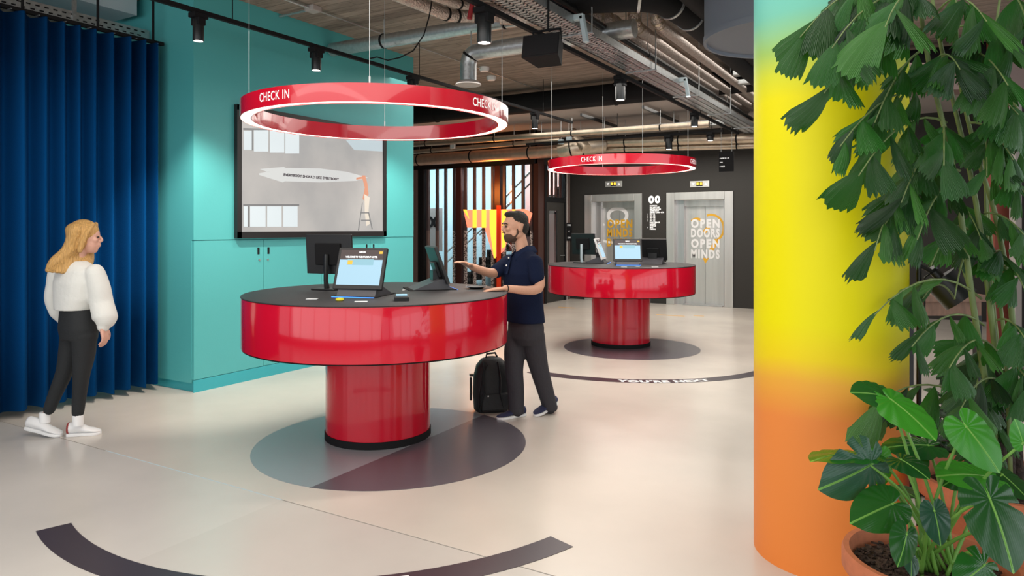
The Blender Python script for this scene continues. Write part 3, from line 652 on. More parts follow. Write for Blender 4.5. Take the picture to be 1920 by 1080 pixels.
def phi_for(c, px, py):      # outward angle on the ring facing the eye at this column
    best = None
    for i in range(3600):
        a = 2 * PI * i / 3600; x = c.x + math.cos(a); y = c.y + math.sin(a)
        n = math.cos(a) * (0 - x) + math.sin(a) * (0 - y)
        if n <= 0: continue
        dep = -x * SA + y * CA; u = CX + F * (x * CA + y * SA) / dep; e = abs(u - px)
        if best is None or e < best[0]: best = (e, a)
    return best[1]
pa, pb = phi_for(D1, 514, 0), phi_for(D1, 909, 0); pc, pd = phi_for(D2, 1109, 0), phi_for(D2, 1300, 0)
ringlamp(D1, 'large glossy red ring lamp with CHECK IN over the front desk', [pa, pb, pa + ((pb - pa) % (2 * PI)) / 2 + PI])
ringlamp(D2, 'glossy red ring lamp with CHECK IN over the rear desk', [pc, pd, pc + ((pd - pc) % (2 * PI)) / 2 + PI])
for c in (D1, D2):
    mbx = spot('ring_fill', (c.x, c.y, 2.39), (c.x, c.y, 0), 14, 150, (1, .86, .74), 1, .9)
# data cable of the front ring
p = D1 + Vector((-.1, .98, 0))
MB().tube([atd(692, 110, 6.3), atd(707, 107, 6.3), atd(727, 113, 6.3), atd(750, 108, 6.3), atd(775, 95, 6.3), atd(795, 65, 6.3), atd(805, 30, 6.3), atd(812, -10, 6.3)], .006, 6).build('hanging_cable', 'blackmatte', label='thin black cable looping from the ceiling to the front ring lamp', cat='cable', smooth=60)
# floor inlays and arcs
def half_disc(c, r, side, z, n=90):
    pts = []
    for i in range(n):
        a = 2 * PI * i / n; x = c[0] + r * math.cos(a); y = c[1] + r * math.sin(a)
        x = min(x, JX) if side < 0 else max(x, JX); pts.append((x, y))
    out = []
    for p_ in pts:
        if not out or (abs(out[-1][0] - p_[0]) + abs(out[-1][1] - p_[1])) > 1e-4: out.append(p_)
    return [Vector((x, y, z)) for x, y in out]
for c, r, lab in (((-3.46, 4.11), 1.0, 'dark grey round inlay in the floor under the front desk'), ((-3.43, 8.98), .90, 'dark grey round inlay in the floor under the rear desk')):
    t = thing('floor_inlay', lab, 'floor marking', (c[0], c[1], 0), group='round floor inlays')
    MB().prism(half_disc(c, r, -1, .0002), (0, 0, .0018)).build('inlay_tone_half', 'inlayblue' if c[1] < 6 else 'inlaygrey', t, label='paler blue grey half of the painted reflection step' if c[1] < 6 else None)  # tone step at the split is floor reflection and shade put into colour
    MB().prism(half_disc(c, r, 1, .0002), (0, 0, .0018)).build('inlay_tone_half', 'inlaygrey', t)
def floor_arc(c, r0, r1, a0, a1, n=80):
    vs = []; fs = []
    for i in range(n + 1):
        a = a0 + (a1 - a0) * i / n
        for r in (r0, r1):
            for z in (.0003, .0022): vs.append(Vector((c[0] + r * math.cos(a), c[1] + r * math.sin(a), z)))
    for i in range(n):
        b = i * 4; e = b + 4; fs += [[b + 1, b + 3, e + 3, e + 1], [b, b + 1, e + 1, e], [b + 3, b + 2, e + 2, e + 3], [b + 2, b, e, e + 2]]
    fs += [[0, 2, 3, 1], [n * 4, n * 4 + 1, n * 4 + 3, n * 4 + 2]]
    return MB().add(vs, fs)
def on_arc(c, p): return math.atan2(p.y - c[1], p.x - c[0])
ca = (-3.425, 3.82)
t = thing('floor_arc', 'thick dark curved floor stripe in front of the front desk', 'floor marking', (ca[0], ca[1] - 1.9, 0), group='curved queue stripes')
floor_arc(ca, 1.824, 1.985, on_arc(ca, atz(95, 990)), on_arc(ca, atz(1052, 1015))).build('stripe', 'floordark', t)
cb2 = (-3.40, 8.76); am = on_arc(cb2, atz(1245, 716))
mb = MB(); vs, fs = text2d("YOU'RE NEXT", .098, .008, width=.98, space=1.1)
mb.add([Vector((ca[0] + (1.955 - v.y) * math.cos(am + v.x / 1.9), ca[1] + (1.955 - v.y) * math.sin(am + v.x / 1.9), .0028)) for v in vs], fs)
mb.build('lettering', 'whitevinyl', t, label="white words YOU'RE NEXT", normals=False)
t = thing('floor_arc', "dark curved floor stripe reading YOU'RE NEXT in front of the rear desk", 'floor marking', (cb2[0], cb2[1] - 1.9, 0), group='curved queue stripes')
floor_arc(cb2, 1.81, 1.975, on_arc(cb2, atz(987, 699)), on_arc(cb2, atz(1440, 695)) + .2).build('stripe', 'floordark', t)
mb = MB(); vs, fs = text2d("YOU'RE NEXT", .098, .008, width=.98, space=1.1)
am = on_arc(cb2, atz(1245, 715)); mb.add([Vector((cb2[0] + (1.955 - v.y) * math.cos(am + v.x / 1.9), cb2[1] + (1.955 - v.y) * math.sin(am + v.x / 1.9), .0028)) for v in vs], fs)
mb.build('lettering', 'whitevinyl', t, label="white words YOU'RE NEXT", normals=False)
for (x0, x1, y_) in ((1046, 1082, 576), (1230, 1290, 590), (1300, 1320, 592)):
    a = atz(x0, y_); b = atz(x1, y_ + 1); MB().bb((a.x, a.y, .0002), (b.x, a.y + .05, .0015)).build('floor_tape', 'yellowvinyl', label='thin yellow tape mark on the floor ' + {1046: 'left of the rear desk pedestal', 1230: 'right of the rear desk pedestal', 1300: 'nearest the right elevator, short'}[x0], cat='floor marking')
# ================================================================== COLUMN
COLC = Vector((-.425, 3.808, 0))
cm = MB().lathe([(.35, 0.0), (.35, CE)], (0, 0, 0), 128).build('round_column', 'column', smooth=60)
cm.location = COLC; tag(cm, 'thick round column sprayed turquoise, yellow and orange right of the desks', 'column')

# ================================================================== CEILING SERVICES
def track(name, a, b, label, rods):
    t = thing(name, label, 'lighting track', ((a[0] + b[0]) / 2, (a[1] + b[1]) / 2, a[2]), group='black lighting tracks')
    a = Vector(a); b = Vector(b); w = Vector((.018, 0, 0)) if abs(b.y - a.y) > abs(b.x - a.x) else Vector((0, .018, 0))
    MB().bb(a - w - Vector((0, 0, .018)), b + w + Vector((0, 0, .018))).build('rail', 'blackmatte', t)
    for q in rods:
        p = a.lerp(b, q); c = 3.64 if p.y > 10.8 else CE
        MB().tube([p + Vector((0, 0, .01)), Vector((p.x, p.y, c))], .005, 6).build('rod', 'blackmatte', t)
    return t
T1X, T1Z, T2X, T2Z = -5.25, 3.41, -2.76, 3.20
track('lighting_track', (T1X, .4, T1Z), (T1X, 10.95, T1Z), 'long black lighting track in front of the teal cupboard wall', (.1, .35, .6, .9))
track('lighting_track', (T2X, .8, T2Z), (T2X, 12.2, T2Z), 'long black lighting track beside the steel cable tray', (.1, .3, .55, .8, .98))
track('lighting_track', (-6.6, 11.75, 3.20), (-2.9, 11.75, 3.20), 'short black cross track near the elevators', (.05, .5, .95))
def spotlight(px, top, bot, wpx, X=None, Y=None, Zt=3.2, label='', tilt=0, aim=None, power=30):
    p = atx(px, top, X) if X is not None else aty(px, top, Y)
    d = -p.x * SA + p.y * CA; r = max(.036, wpx / F * d / 2); hgt = min(.30, (bot - top) / F * d)
    t = thing('spotlight', label, 'spotlight', (p.x, p.y, Zt - .018), group='black track spotlights')
    z = Zt - .018
    MB().box((p.x, p.y, z - .02), (r * 1.9, r * 3.0, .04), bev=.004).build('adapter', 'blackmatte', t)
    MB().box((p.x, p.y, z - .04 - hgt * .12), (r * 2.3, r * 1.6, hgt * .28), bev=.006).build('yoke', 'blackmatte', t)
    b = z - hgt
    MB().lathe([(r * .9, z - .05), (r, z - .07), (r, b + .004), (r * .97, b), (r * .86, b), (r * .84, b + .012), (.01, b + .012)], (p.x, p.y, 0), 32).build('can', 'bmetal', t, smooth=40)
    MB().lathe([(.005, b + .004), (r * .82, b + .004), (r * .82, b + .010), (.005, b + .010)], (p.x, p.y, 0), 32).build('lens', 'lamp', t)
    if power: spot('spot_beam', (p.x, p.y, b - .02), aim or (p.x, p.y, 0), power, 75, (1, .90, .78), .7, r)
    return t
spotlight(372, 28, 80, 20, X=T1X, Zt=T1Z, label='black track spotlight nearest the blue curtain', aim=(-6.1, 4.7, .5), power=210)
spotlight(593, 95, 137, 18, X=T1X, Zt=T1Z, label='black track spotlight shining down the teal wall above the screen', aim=(-6.1, 5.6, .6), power=60)
spotlight(774, 143, 175, 16, X=T1X, Zt=T1Z, label='black track spotlight just behind the top of the front ring lamp', aim=(-6.1, 7.6, .6), power=170)
spotlight(1003, 208, 238, 12, X=T1X, Zt=T1Z, label='black spotlight near the far end of the left track', power=40)
spotlight(908, 20, 84, 27, X=T2X, Zt=T2Z, label='large black spotlight left of the loudspeaker', power=60)
spotlight(1163, 146, 191, 18, X=T2X, Zt=T2Z, label='black spotlight in the middle of the right track', power=60)
spotlight(1302, 222, 248, 13, X=T2X, Zt=T2Z, label='black spotlight near the far end of the right track', power=60)
spotlight(1254, 262, 288, 13, Y=11.75, Zt=3.2, label='black spotlight on the cross track above the rear ring lamp', power=50)
spotlight(1332, 230, 245, 12, Y=11.75, Zt=3.2, label='small dark spotlight right end of the cross track', power=0)
# cable tray
def tray(name, x0, x1, y0, y1, z, h, label, along='Y'):
    t = thing(name, label, 'cable tray', ((x0 + x1) / 2, (y0 + y1) / 2, z), group='galvanised cable trays')
    if along == 'Y':
        MB().bb((x0, y0, z), (x0 + .004, y1, z + h)).build('side_flange', 'galv', t); MB().bb((x1 - .004, y0, z), (x1, y1, z + h)).build('side_flange', 'galv', t)
        mb = MB(); n = int((y1 - y0) / .05)
        for k in range(n):
            y = y0 + (y1 - y0) * k / n; mb.bb((x0, y, z), (x1, y + .030, z + .003))
        for q in (.0, .33, .66, .93): mb.bb((x0 + (x1 - x0) * q, y0, z), (x0 + (x1 - x0) * q + .02, y1, z + .003))
        mb.build('perforated_floor', 'galv', t, kind='stuff')
        mb = MB()
        for k in range(5): mb.tube([(x0 + .03 + k * .045, y0 + (y1 - y0) * q / 12, z + .016 + .004 * math.sin(q * 2 + k)) for q in range(13)], .009, 6)
        mb.build('cables', 'blackmatte', t, kind='stuff')
        for y in [y0 + 1.0 + 1.6 * q for q in range(int((y1 - y0) / 1.6))]:
            MB().bb((x0 - .02, y, z - .012), (x1 + .04, y + .03, z)).build('support_bar', 'galv', t)
            MB().tube([(x1 + .025, y + .015, z - .01), (x1 + .025, y + .015, CE if y < 10.8 else 3.64)], .007, 6).build('hanger_rod', 'galv', t)
    else:
        MB().bb((x0, y0, z), (x1, y0 + .004, z + h)).build('side_flange', 'galv', t); MB().bb((x0, y1 - .004, z), (x1, y1, z + h)).build('side_flange', 'galv', t)
        MB().bb((x0, y0, z), (x1, y1, z + .003)).build('tray_floor', 'galv', t)
        mb = MB()
        for k in range(int((x1 - x0) / .06)):
            for zz in (.3, .65): mb.bb((x0 + k * .06 + zz * .03, y0 - .002, z + h * zz - .006), (x0 + k * .06 + .03 + zz * .03, y0, z + h * zz + .006))
        mb.build('slot_holes', 'blackmatte', t, kind='stuff')
        for q in range(int((x1 - x0) / 1.3)): x = x0 + .5 + q * 1.3; MB().tube([(x, y0 - .01, z), (x, y0 - .01, 3.64 if y0 > 10.8 else CE)], .007, 6).build('hanger_rod', 'galv', t)
    return t
tray('cable_tray', -2.72, -2.44, 1.2, 12.9, 3.235, .07, 'wide perforated steel cable tray running above the loudspeaker to the elevators')
tray('cable_tray', -6.9, -3.0, 12.0, 12.25, 3.34, .09, 'perforated cable tray crossing in front of the elevators', 'X')
# strut hooks on the tray
for q, (px, py, lab) in enumerate(((1095, 50, 'pale steel strut bracket clamped on the cable tray near the loudspeaker'), (1288, 162, 'pale steel strut bracket on the cable tray further back'))):
    p = atx(px, py, -2.36); t = thing('strut_bracket', lab, 'bracket', (p.x, p.y, p.z), group='pale strut brackets')
    MB().box((p.x, p.y, p.z - .02), (.035, .05, .22), (0, math.radians(-10), 0), bev=.004).build('strut', 'whiteduct', t); MB().box((p.x - .05, p.y, p.z + .08), (.10, .05, .05), bev=.008).build('clamp', 'whiteduct', t)
# ducts
def pipe(name, pts, r, m, label, bands=0, cat='duct', rings='blackmatte', seams=0, group=None, hang=True):
    pts = [Vector(p) for p in pts]; t = thing(name, label, cat, pts[0], group=group)
    P = []
    for i, p in enumerate(pts):      # rounded corners
        if 0 < i < len(pts) - 1:
            a = (pts[i - 1] - p).normalized(); b = (pts[i + 1] - p).normalized(); k = min(r * 1.8, (pts[i - 1] - p).length * .45, (pts[i + 1] - p).length * .45)
            for q in range(7):
                u = q / 6; P.append((1 - u) ** 2 * (p + a * k) + 2 * u * (1 - u) * p + u * u * (p + b * k))
        else: P.append(p)
    MB().tube(P, r, 24).build('pipe', m, t, smooth=40)
    L = (pts[-1] - pts[0]).length
    for k in range(bands):
        q = (k + .5) / bands; p = pts[0].lerp(pts[-1], q) if len(pts) == 2 else P[int(q * (len(P) - 1))]; d = (pts[1] - pts[0]).normalized() if len(pts) == 2 else (P[min(int(q * (len(P) - 1)) + 1, len(P) - 1)] - P[int(q * (len(P) - 1))]).normalized()
        MB().tube([p - d * .012, p + d * .012], r * 1.07, 24).build('clamp', rings, t, smooth=40)
        if hang: c = 3.64 if p.y > 10.8 else CE; MB().tube([p + Vector((0, 0, r)), Vector((p.x, p.y, c))], .005, 6).build('hanger_rod', 'galv', t)
    if seams and len(pts) == 2:
        d = (pts[1] - pts[0]).normalized()
        for k in range(seams): p = pts[0] + d * (L * (k + .5) / seams); MB().tube([p - d * .004, p + d * .004], r * 1.012, 24).build('seam', m, t, smooth=40)
    return t
pipe('spiral_duct', [(-6.10, 6.15, 3.72), (-2.9, 6.15, 3.70)], .078, 'galv', 'long thin galvanised duct crossing above the front ring lamp', 2, seams=8)
e = atd(878, 105, 7.35)
pipe('elbow_duct', [(-2.3, e.y, 3.42), (e.x, e.y, 3.42), (e.x, e.y, 3.12)], .085, 'galv', 'galvanised elbow duct turning down to a round ceiling diffuser', 1)
MB().lathe([(.10, 3.13), (.115, 3.12), (.13, 3.105), (.135, 3.09), (.11, 3.085), (.07, 3.10), (.02, 3.095)], (e.x, e.y, 0), 40).build('air_diffuser', 'greypale', label='round grey air diffuser under the elbow duct', cat='diffuser', smooth=50)
pipe('foil_pipe', [atd(740, -12, 6.1), atd(845, 30, 6.75), atd(990, 30, 7.2)], .06, 'foil', 'pale foil wrapped pipe bending above the front ring lamp', 2)
pipe('foil_pipe', [atd(790, -16, 6.1), atd(860, 8, 6.6), atd(1000, 22, 7.3)], .045, 'foil', 'thinner foil wrapped pipe beside the bending one', 1)
MB().tube([atd(888, -5, 6.2), atd(884, 15, 6.2), atd(880, 36, 6.2)], .022, 8).build('fire_cable', mat('red cable sleeve', (.30, .015, .02), .6), label='dark red cable sleeve hanging from the foil pipe', cat='cable', smooth=60)
for i, (px, py, r, z, lab) in enumerate(((1137, 37, .085, 3.62, 'thickest foil pipe beside the cable tray'), (1189, 48, .062, 3.60, 'middle foil pipe of the row right of the cable tray'), (1230, 41, .058, 3.60, 'right foil pipe of the row, nearest the black duct'))):
    p = atz(px, py, z); pts = [(p.x, 12.4, z), (p.x, p.y, z)]
    pts.append((p.x, p.y, CE) if i else (p.x - .9, p.y - .5, z + .05))
    pipe('foil_pipe', pts, r, 'foil', lab, 4, rings='galvwarm', group='foil pipes right of the tray')
for i, (px, py, r, z) in enumerate(((1150, 62, .03, 3.45), (1175, 92, .025, 3.42))):
    p = atz(px, py, z); pipe('conduit', [(p.x, 2.0, z), (p.x, 12.4, z)], r, 'bmetal', 'dark conduit ' + ('upper' if i == 0 else 'lower') + ' of the two between cable tray and foil pipes', 3, cat='conduit', group='dark conduits')
p = atz(1262, 12, 3.42); pipe('black_duct', [(p.x - 1.1, p.y - .25, 3.58), (p.x - .1, p.y - .1, 3.5), (p.x + .02, p.y + .35, 3.45), (p.x + .02, 12.4, 3.45)], .125, 'blackmatte', 'thick matte black insulated duct bending at the top of the picture', 3, rings='galv')
p = atz(1320, 10, 3.45); pipe('black_duct', [(p.x - .01, 2.0, 3.5), (p.x - .01, 12.4, 3.5)], .125, 'blackmatte', 'second black insulated duct beside the grey drum', 2, rings='galv')
# grey drum
dc = (2.05 * CA - 5.25 * SA, 2.05 * SA + 5.25 * CA)
t = thing('suspended_drum', 'big grey blue round drum hanging from the ceiling beside the column', 'drum', (dc[0], dc[1], 3.0))
MB().lathe([(.02, 3.03), (.60, 3.03), (.60, CE - .02)], (dc[0], dc[1], 0), 96).build('drum_shell', 'greypaint', t, smooth=40); MB().ring(.585, .606, 3.005, 3.05, (dc[0], dc[1], 0), 96).build('drum_rim', 'greypaint', t, smooth=40)
# cross services near the elevators
pipe('spiral_duct', [aty(740, 303, 12.1), aty(1052, 283, 12.1)], .12, 'orangelitduct', 'spiral duct tinted orange as sign-lit above the glazed stair screen', 3, seams=14)
a = aty(1040, 284, 12.1); b = aty(1110, 268, 12.1)
pipe('duct_branch', [aty(1052, 283, 12.1), aty(1080, 277, 12.1), aty(1130, 270, 12.5)], .17, 'galvwarm', 'wide silver duct branch left of the rear ring lamp', 2)
pipe('duct_branch', [aty(1072, 248, 12.2), aty(1100, 280, 12.0)], .10, 'galvwarm', 'short slanted duct joining the branch from above', 0)
pipe('spiral_duct', [aty(1125, 268, 12.5), aty(1440, 258, 12.5)], .085, 'galvwarm', 'upper of the two warm steel ducts over the elevators', 3, seams=12)
pipe('spiral_duct', [aty(1125, 281, 12.6), aty(1440, 272, 12.6)], .055, 'galvwarm', 'lower of the two warm steel ducts over the elevators', 3, seams=6)
pipe('heating_pipe', [aty(740, 273, 11.6), aty(1330, 233, 11.6)], .055, 'galvwarm', 'long foil pipe crossing under the pale beam', 4)
pipe('heating_pipe', [aty(740, 288, 11.9), aty(1050, 263, 11.9)], .045, 'galvwarm', 'pipe just above the orange lit duct', 2)
for i, (px, py) in enumerate(((849, 272), (1067, 258), (1052, 266))):
    p = aty(px, py, 11.8); bh = .15 if i != 2 else .09; t = thing('junction_box', ['small pale box on the pipes above the orange lit duct', 'pale box on the pipes left of the rear ring lamp', 'lowest small pale box left of the rear ring lamp'][i], 'electrical box', p, group='pale boxes on the cross pipes')
    MB().box(p, (.10, .06, bh), bev=.006).build('box', 'whiteduct', t); MB().tube([p + Vector((0, 0, bh / 2)), Vector((p.x, p.y, 3.64))], .006, 6).build('hanger_rod', 'galv', t)
pipe('dark_duct', [(-9.5, 10.45, 3.72), (1.0, 10.45, 3.72)], .17, 'blackmatte', 'dark duct running in front of the pale beam', 3)
for (a, b) in (((-5.2, 11.2), (-5.2, 12.8)), ((-4.0, 11.0), (-4.0, 12.9))):
    MB().bb((a[0] - .02, a[1], 3.55), (a[0] + .02, b[1], 3.60)).build('ceiling_strut', 'bmetal', label='dark steel strut under the lower ceiling, ' + ('left one' if a[0] < -5 else 'right one, nearer the elevators'), cat='strut', group='dark ceiling struts')
# conduit and detector on the concrete
t = thing('ceiling_conduit', 'thin steel conduit with a square junction box on the concrete ceiling', 'conduit', (-5.3, 5, 3.9))
q0 = atz(587, 17, 3.93); MB().box(q0, (.13, .13, .06), bev=.008).build('square_box', 'greypale', t)
MB().tube([q0, Vector((q0.x, 10.6, 3.93))], .008, 6).build('conduit', 'galv', t); MB().tube([q0, Vector((q0.x - .55, q0.y, 3.93))], .014, 8).build('conduit', 'galv', t)
MB().tube([Vector((q0.x, q0.y, 3.93)), Vector((q0.x, 2, 3.93))], .014, 8).build('conduit', 'galv', t)
for i, (px, py) in enumerate(((908, 130), (921, 147), (1240, 183))):
    p = atz(px, py, 3.93 if i < 2 else 3.61); MB().lathe([(.06, 3.90), (.075, 3.93), (.075, 3.96)], (p.x, p.y, p.z - 3.93), 24).build('smoke_detector', 'white', label=['white smoke detector behind the elbow duct, upper', 'white smoke detector behind the elbow duct, lower', 'white detector on the lower ceiling near the right track'][i], cat='detector', group='ceiling detectors', smooth=40)
# service fixtures behind the drum
for i, (px, py) in enumerate(((1378, 112), (1392, 135), (1400, 152))):
    p = aty(px, py, 8.5 + i * .6); MB().bb((p.x - .12, p.y, p.z - .03), (p.x + 1.4, p.y + .12, p.z + .03), bev=.01).build('light_batten', 'galv', label=['upper steel batten between the drum and the column', 'middle steel batten between the drum and the column', 'lower steel batten between the drum and the column'][i], cat='batten', group='steel battens by the column')
# loudspeaker
sc_ = atd(1023, 95, 5.25)
t = thing('loudspeaker', 'black wedge loudspeaker hung on a bracket under the cable tray', 'loudspeaker', (sc_.x, sc_.y, sc_.z), math.radians(5))
R = Euler((math.radians(-12), 0, 0)).to_matrix()
def sl(x, y, z): return R @ Vector((x, y, z))
pf = [(-.145, -.10, -.085), (.145, -.10, -.085), (.145, -.10, .085), (-.145, -.10, .085)]; pb_ = [(-.095, .10, -.085), (.095, .10, -.085), (.095, .10, .085), (-.095, .10, .085)]
mb = MB(); mb.add([sl(*v) for v in pf + pb_], [[0, 1, 2, 3], [7, 6, 5, 4], [0, 4, 5, 1], [1, 5, 6, 2], [2, 6, 7, 3], [3, 7, 4, 0]]); mb.build('cabinet', 'blackmatte', t, local=True)
mb = MB(); mb.add([sl(x * .95, -.104, z * .9) for x, y, z in pf] + [sl(x * .95, -.100, z * .9) for x, y, z in pf], [[0, 1, 2, 3], [0, 4, 5, 1], [1, 5, 6, 2], [2, 6, 7, 3], [3, 7, 4, 0]]); mb.build('grille', 'blackmatte', t, local=True)
MB().tube([(-.10, 0, .07), (-.10, 0, .15), (.12, 0, .15), (.12, 0, .07)], .010, 8).build('bracket', 'blackmatte', t, local=True)
MB().tube([(.02, 0, .15), (.02, .02, CE - sc_.z)], .008, 8).build('drop_rod', 'blackmatte', t, local=True)

# ================================================================== THINGS ON THE DESKS
DT = 1.1064
def vthing(name, label, cat, px, py, yaw=0., Z=DT, group=None):
    p = atz(px, py, Z); return thing(name, label, cat, p, ANG + math.radians(yaw), group)
def kiosk(px, py, yaw, label, on=True, s=1.0, pm='black'):
    t = vthing('check_in_kiosk', label, 'touch screen', px, py, yaw, group='self check-in kiosks')
    tl = math.radians(20); w, h, th = .385 * s, .315 * s, .028
    def q(x, z, o=0.): return Vector((x, -.03 + z * math.sin(tl) + o * math.cos(tl), .055 + z * math.cos(tl) - o * math.sin(tl)))
    MB().prism([(-.15, -.05, .0), (-.15, .27, .0), (-.15, .05, .085), (-.15, .0, .085)], (.30, 0, 0)).build('base', 'kgrey', t, local=True)
    MB().bb((-.17, -.09, 0), (.17, .29, .006), bev=.002).build('base_plate', 'blackmatte', t, local=True)
    MB().bb((-.165, -.094, .001), (.165, -.0905, .005)).build('light_strip', 'blueled', t, local=True)
    MB().bb((-.06, .035, .04), (.06, .085, .15)).build('neck', 'bmetal', t, local=True)
    mb = MB(); c = q(0, h / 2, th / 2); mb.box(c, (w, th, h), (-tl, 0, 0), bev=.005); pn = mb.build('panel', pm, t, local=True)
    MB().box(q(0, h * .4, th + .012), (w * .45, .022, h * .4), (-tl, 0, 0), bev=.004).build('back_box', 'bmetal', t, local=True)
    def sq(x0, x1, z0, z1, m, o=-.0012, nm='display'): MB().prism([q(x0, z0, o), q(x1, z0, o), q(x1, z1, o), q(x0, z1, o)], q(0, 0, .0006) - q(0, 0, 0)).build(nm, m, pn, local=True)
    a, b, c0, d0 = -w * .44, w * .44, h * .10, h * .94; e = c0 + (d0 - c0) * .72
    if on:
        sq(a, b, c0, e, 'kscreen'); sq(a, b, e, d0, 'kbanner', nm='banner')
        sq(-w * .28, w * .26, e - h * .13, e + .004, 'kcard', -.002, 'notice'); sq(-w * .27, -w * .17, e - h * .12, e - .006, 'kgold', -.0028, 'notice_icon'); sq(w * .35, w * .42, d0 - h * .09, d0 - h * .03, 'kgold', -.002, 'corner_icon')
        for k, (s_, hh, z, wd) in enumerate((('WELCOME TO THE STUDENT HOTEL', h * .045, e + h * .045, w * .66), ('CHECK IN', h * .04, d0 - h * .07, w * .14))):
            mb = MB(); vs, fs = text2d(s_, hh, .001, wd); mb.add([q(v.x - (0 if k else 0), z + v.y, -.0025) for v in vs], fs); mb.build('screen_words', 'ktext', pn, local=True, normals=False)
    else: sq(a, b, c0, d0, 'kscreen')
    return t
M['kscreen'] = emis('kiosk page', (.36, .58, .72), .85); M['kbanner'] = emis('kiosk banner', (.05, .03, .03), .8); M['kcard'] = emis('kiosk notice', (.22, .42, .50), 1); M['kgold'] = emis('kiosk gold', (.75, .42, .03), 1); M['ktext'] = emis('kiosk words', (.85, .85, .85), 1)
kiosk(672, 556, -14, 'lit check-in touch screen facing the camera on the front desk')
kiosk(828, 541, 108, 'check-in touch screen seen from behind that the man reaches for')
kiosk(1177, 497, -4, 'lit check-in touch screen facing the camera on the rear desk')
kiosk(1225, 494, 160, 'dark check-in touch screen seen from behind on the rear desk')
kiosk(1130, 493, 75, 'pale edged check-in touch screen turned right on the rear desk', pm='white')
def monitor(px, py, yaw, label, w, h, zb, sm):
    t = vthing('monitor', label, 'monitor', px, py, yaw, group='staff monitors')
    MB().box((0, 0, .006), (.22, .17, .012), bev=.004).build('stand_base', 'black', t, local=True)
    MB().tube([(0, .02, .01), (0, .035, zb * .6), (0, .03, zb + h * .5)], [.022, .018, .02], 12).build('stand_neck', sm, t, local=True, smooth=50)
    MB().box((0, -.012, zb + h / 2), (w, .022, h), (math.radians(-4), 0, 0), bev=.004).build('panel', 'black', t, local=True)
    MB().box((0, .008, zb + h / 2), (w * .55, .02, h * .55), (math.radians(-4), 0, 0), bev=.006).build('back_shell', 'blackmatte', t, local=True)
monitor(616, 543, 158, 'black monitor seen from behind left of the lit kiosk on the front desk', .44, .32, .125, 'bmetal')
monitor(1093, 493, 135, 'black monitor with pale stand at the left of the rear desk', .42, .30, .12, 'whiteduct')
def small(name, label, cat, px, py, fn, yaw=0, group=None):
    t = vthing(name, label, cat, px, py, yaw, group=group); fn(t); return t
small('payment_terminal', 'black card reader with lit display near the front edge of the front desk', 'card reader', 753, 563, lambda t: (MB().box((0, 0, .018), (.10, .13, .035), (math.radians(6), 0, 0), bev=.006).build('body', 'black', t, local=True), MB().box((0, -.015, .039), (.075, .05, .002), (math.radians(6), 0, 0)).build('display', 'kscreen', t, local=True)), 10)
small('hand_sanitiser_puck', 'small yellow rubber puck at the foot of the lit kiosk', 'puck', 637, 564, lambda t: MB().lathe([(.022, 0), (.028, .006), (.026, .018), (.01, .021)], (0, 0, 0), 24).build('body', 'yellow', t, local=True, smooth=50))
small('glass_dish', 'dark glossy round dish with bright rim beside the hand of the man', 'dish', 893, 541, lambda t: (MB().lathe([(.04, 0), (.055, .004), (.085, .018), (.088, .020), (.080, .018), (.05, .008), (.01, .006)], (0, 0, 0), 40).build('bowl', 'black', t, local=True, smooth=60), MB().ring(.083, .089, .018, .021, (0, 0, 0), 40).build('rim', 'galv', t, local=True)))
for px, py, w, yaw, lab, mt in ((585, 561, .075, 0, 'pale slip of paper at the left of the front desk', 'paper'), (677, 566, .085, 8, 'small white card in front of the lit kiosk on the front desk', 'paper'), (757, 544, .018, 0, 'tiny white key card stub behind the card reader', 'white'), (1170, 501, .07, 0, 'white card in front of the lit kiosk on the rear desk', 'white'), (1228, 501, .08, 0, 'white card at the right front of the rear desk', 'white'), (1195, 500, .05, 20, 'small bluish card between the two white cards of the rear desk', 'paper')):
    small('card', lab, 'card', px, py, lambda t: MB().box((0, 0, .002), (w, .05, .003)).build('sheet', mt, t, local=True), yaw, 'loose cards on the desks')

# ================================================================== PEOPLE
def hand(mb, wrist, d, n, side, curl=.35, L=.175, spread=.12):
    """wrist point, pointing direction, palm normal (down for a hand laid flat), side = thumb side +-1"""
    d = Vector(d).normalized(); n = Vector(n).normalized(); x = d.cross(n).normalized() * side; n = x.cross(d).normalized() * side if side > 0 else d.cross(x).normalized() * -side
    n = Vector(n); w = Vector(wrist)
    pl = L * .52
    for k in range(5):
        a = -.030 + k * .015; mb.limb([w + x * a * .6, w + d * pl * .5 + x * a, w + d * pl + x * a * 1.05], [.015, .0145, .0115], 8)
    for k, (a, fl) in enumerate(((.030, .42), (.010, .47), (-.011, .44), (-.030, .35))):
        b = w + d * pl + x * a; p = b; dir_ = (d + x * a * spread * 20).normalized(); P = [b - d * .02, b]; seg = L * fl / 3 * 1.05
        for j in range(3):
            c = curl * (j + 1) * .8; v = (dir_ * math.cos(c) + n * math.sin(c)).normalized(); p = p + v * seg; P.append(p.copy())
        mb.limb(P, [.0105, .0102, .0092, .0085, .0070], 8)
    t0 = w + d * pl * .25 + x * .030
    mb.limb([t0, t0 + (d * .6 + x * .8).normalized() * .035, t0 + (d * .6 + x * .8).normalized() * .035 + (d * .9 + x * .35 + n * .2).normalized() * .032, t0 + (d * .6 + x * .8).normalized() * .035 + (d * .9 + x * .3 + n * .3).normalized() * .058], [.014, .012, .0105, .0085], 8)
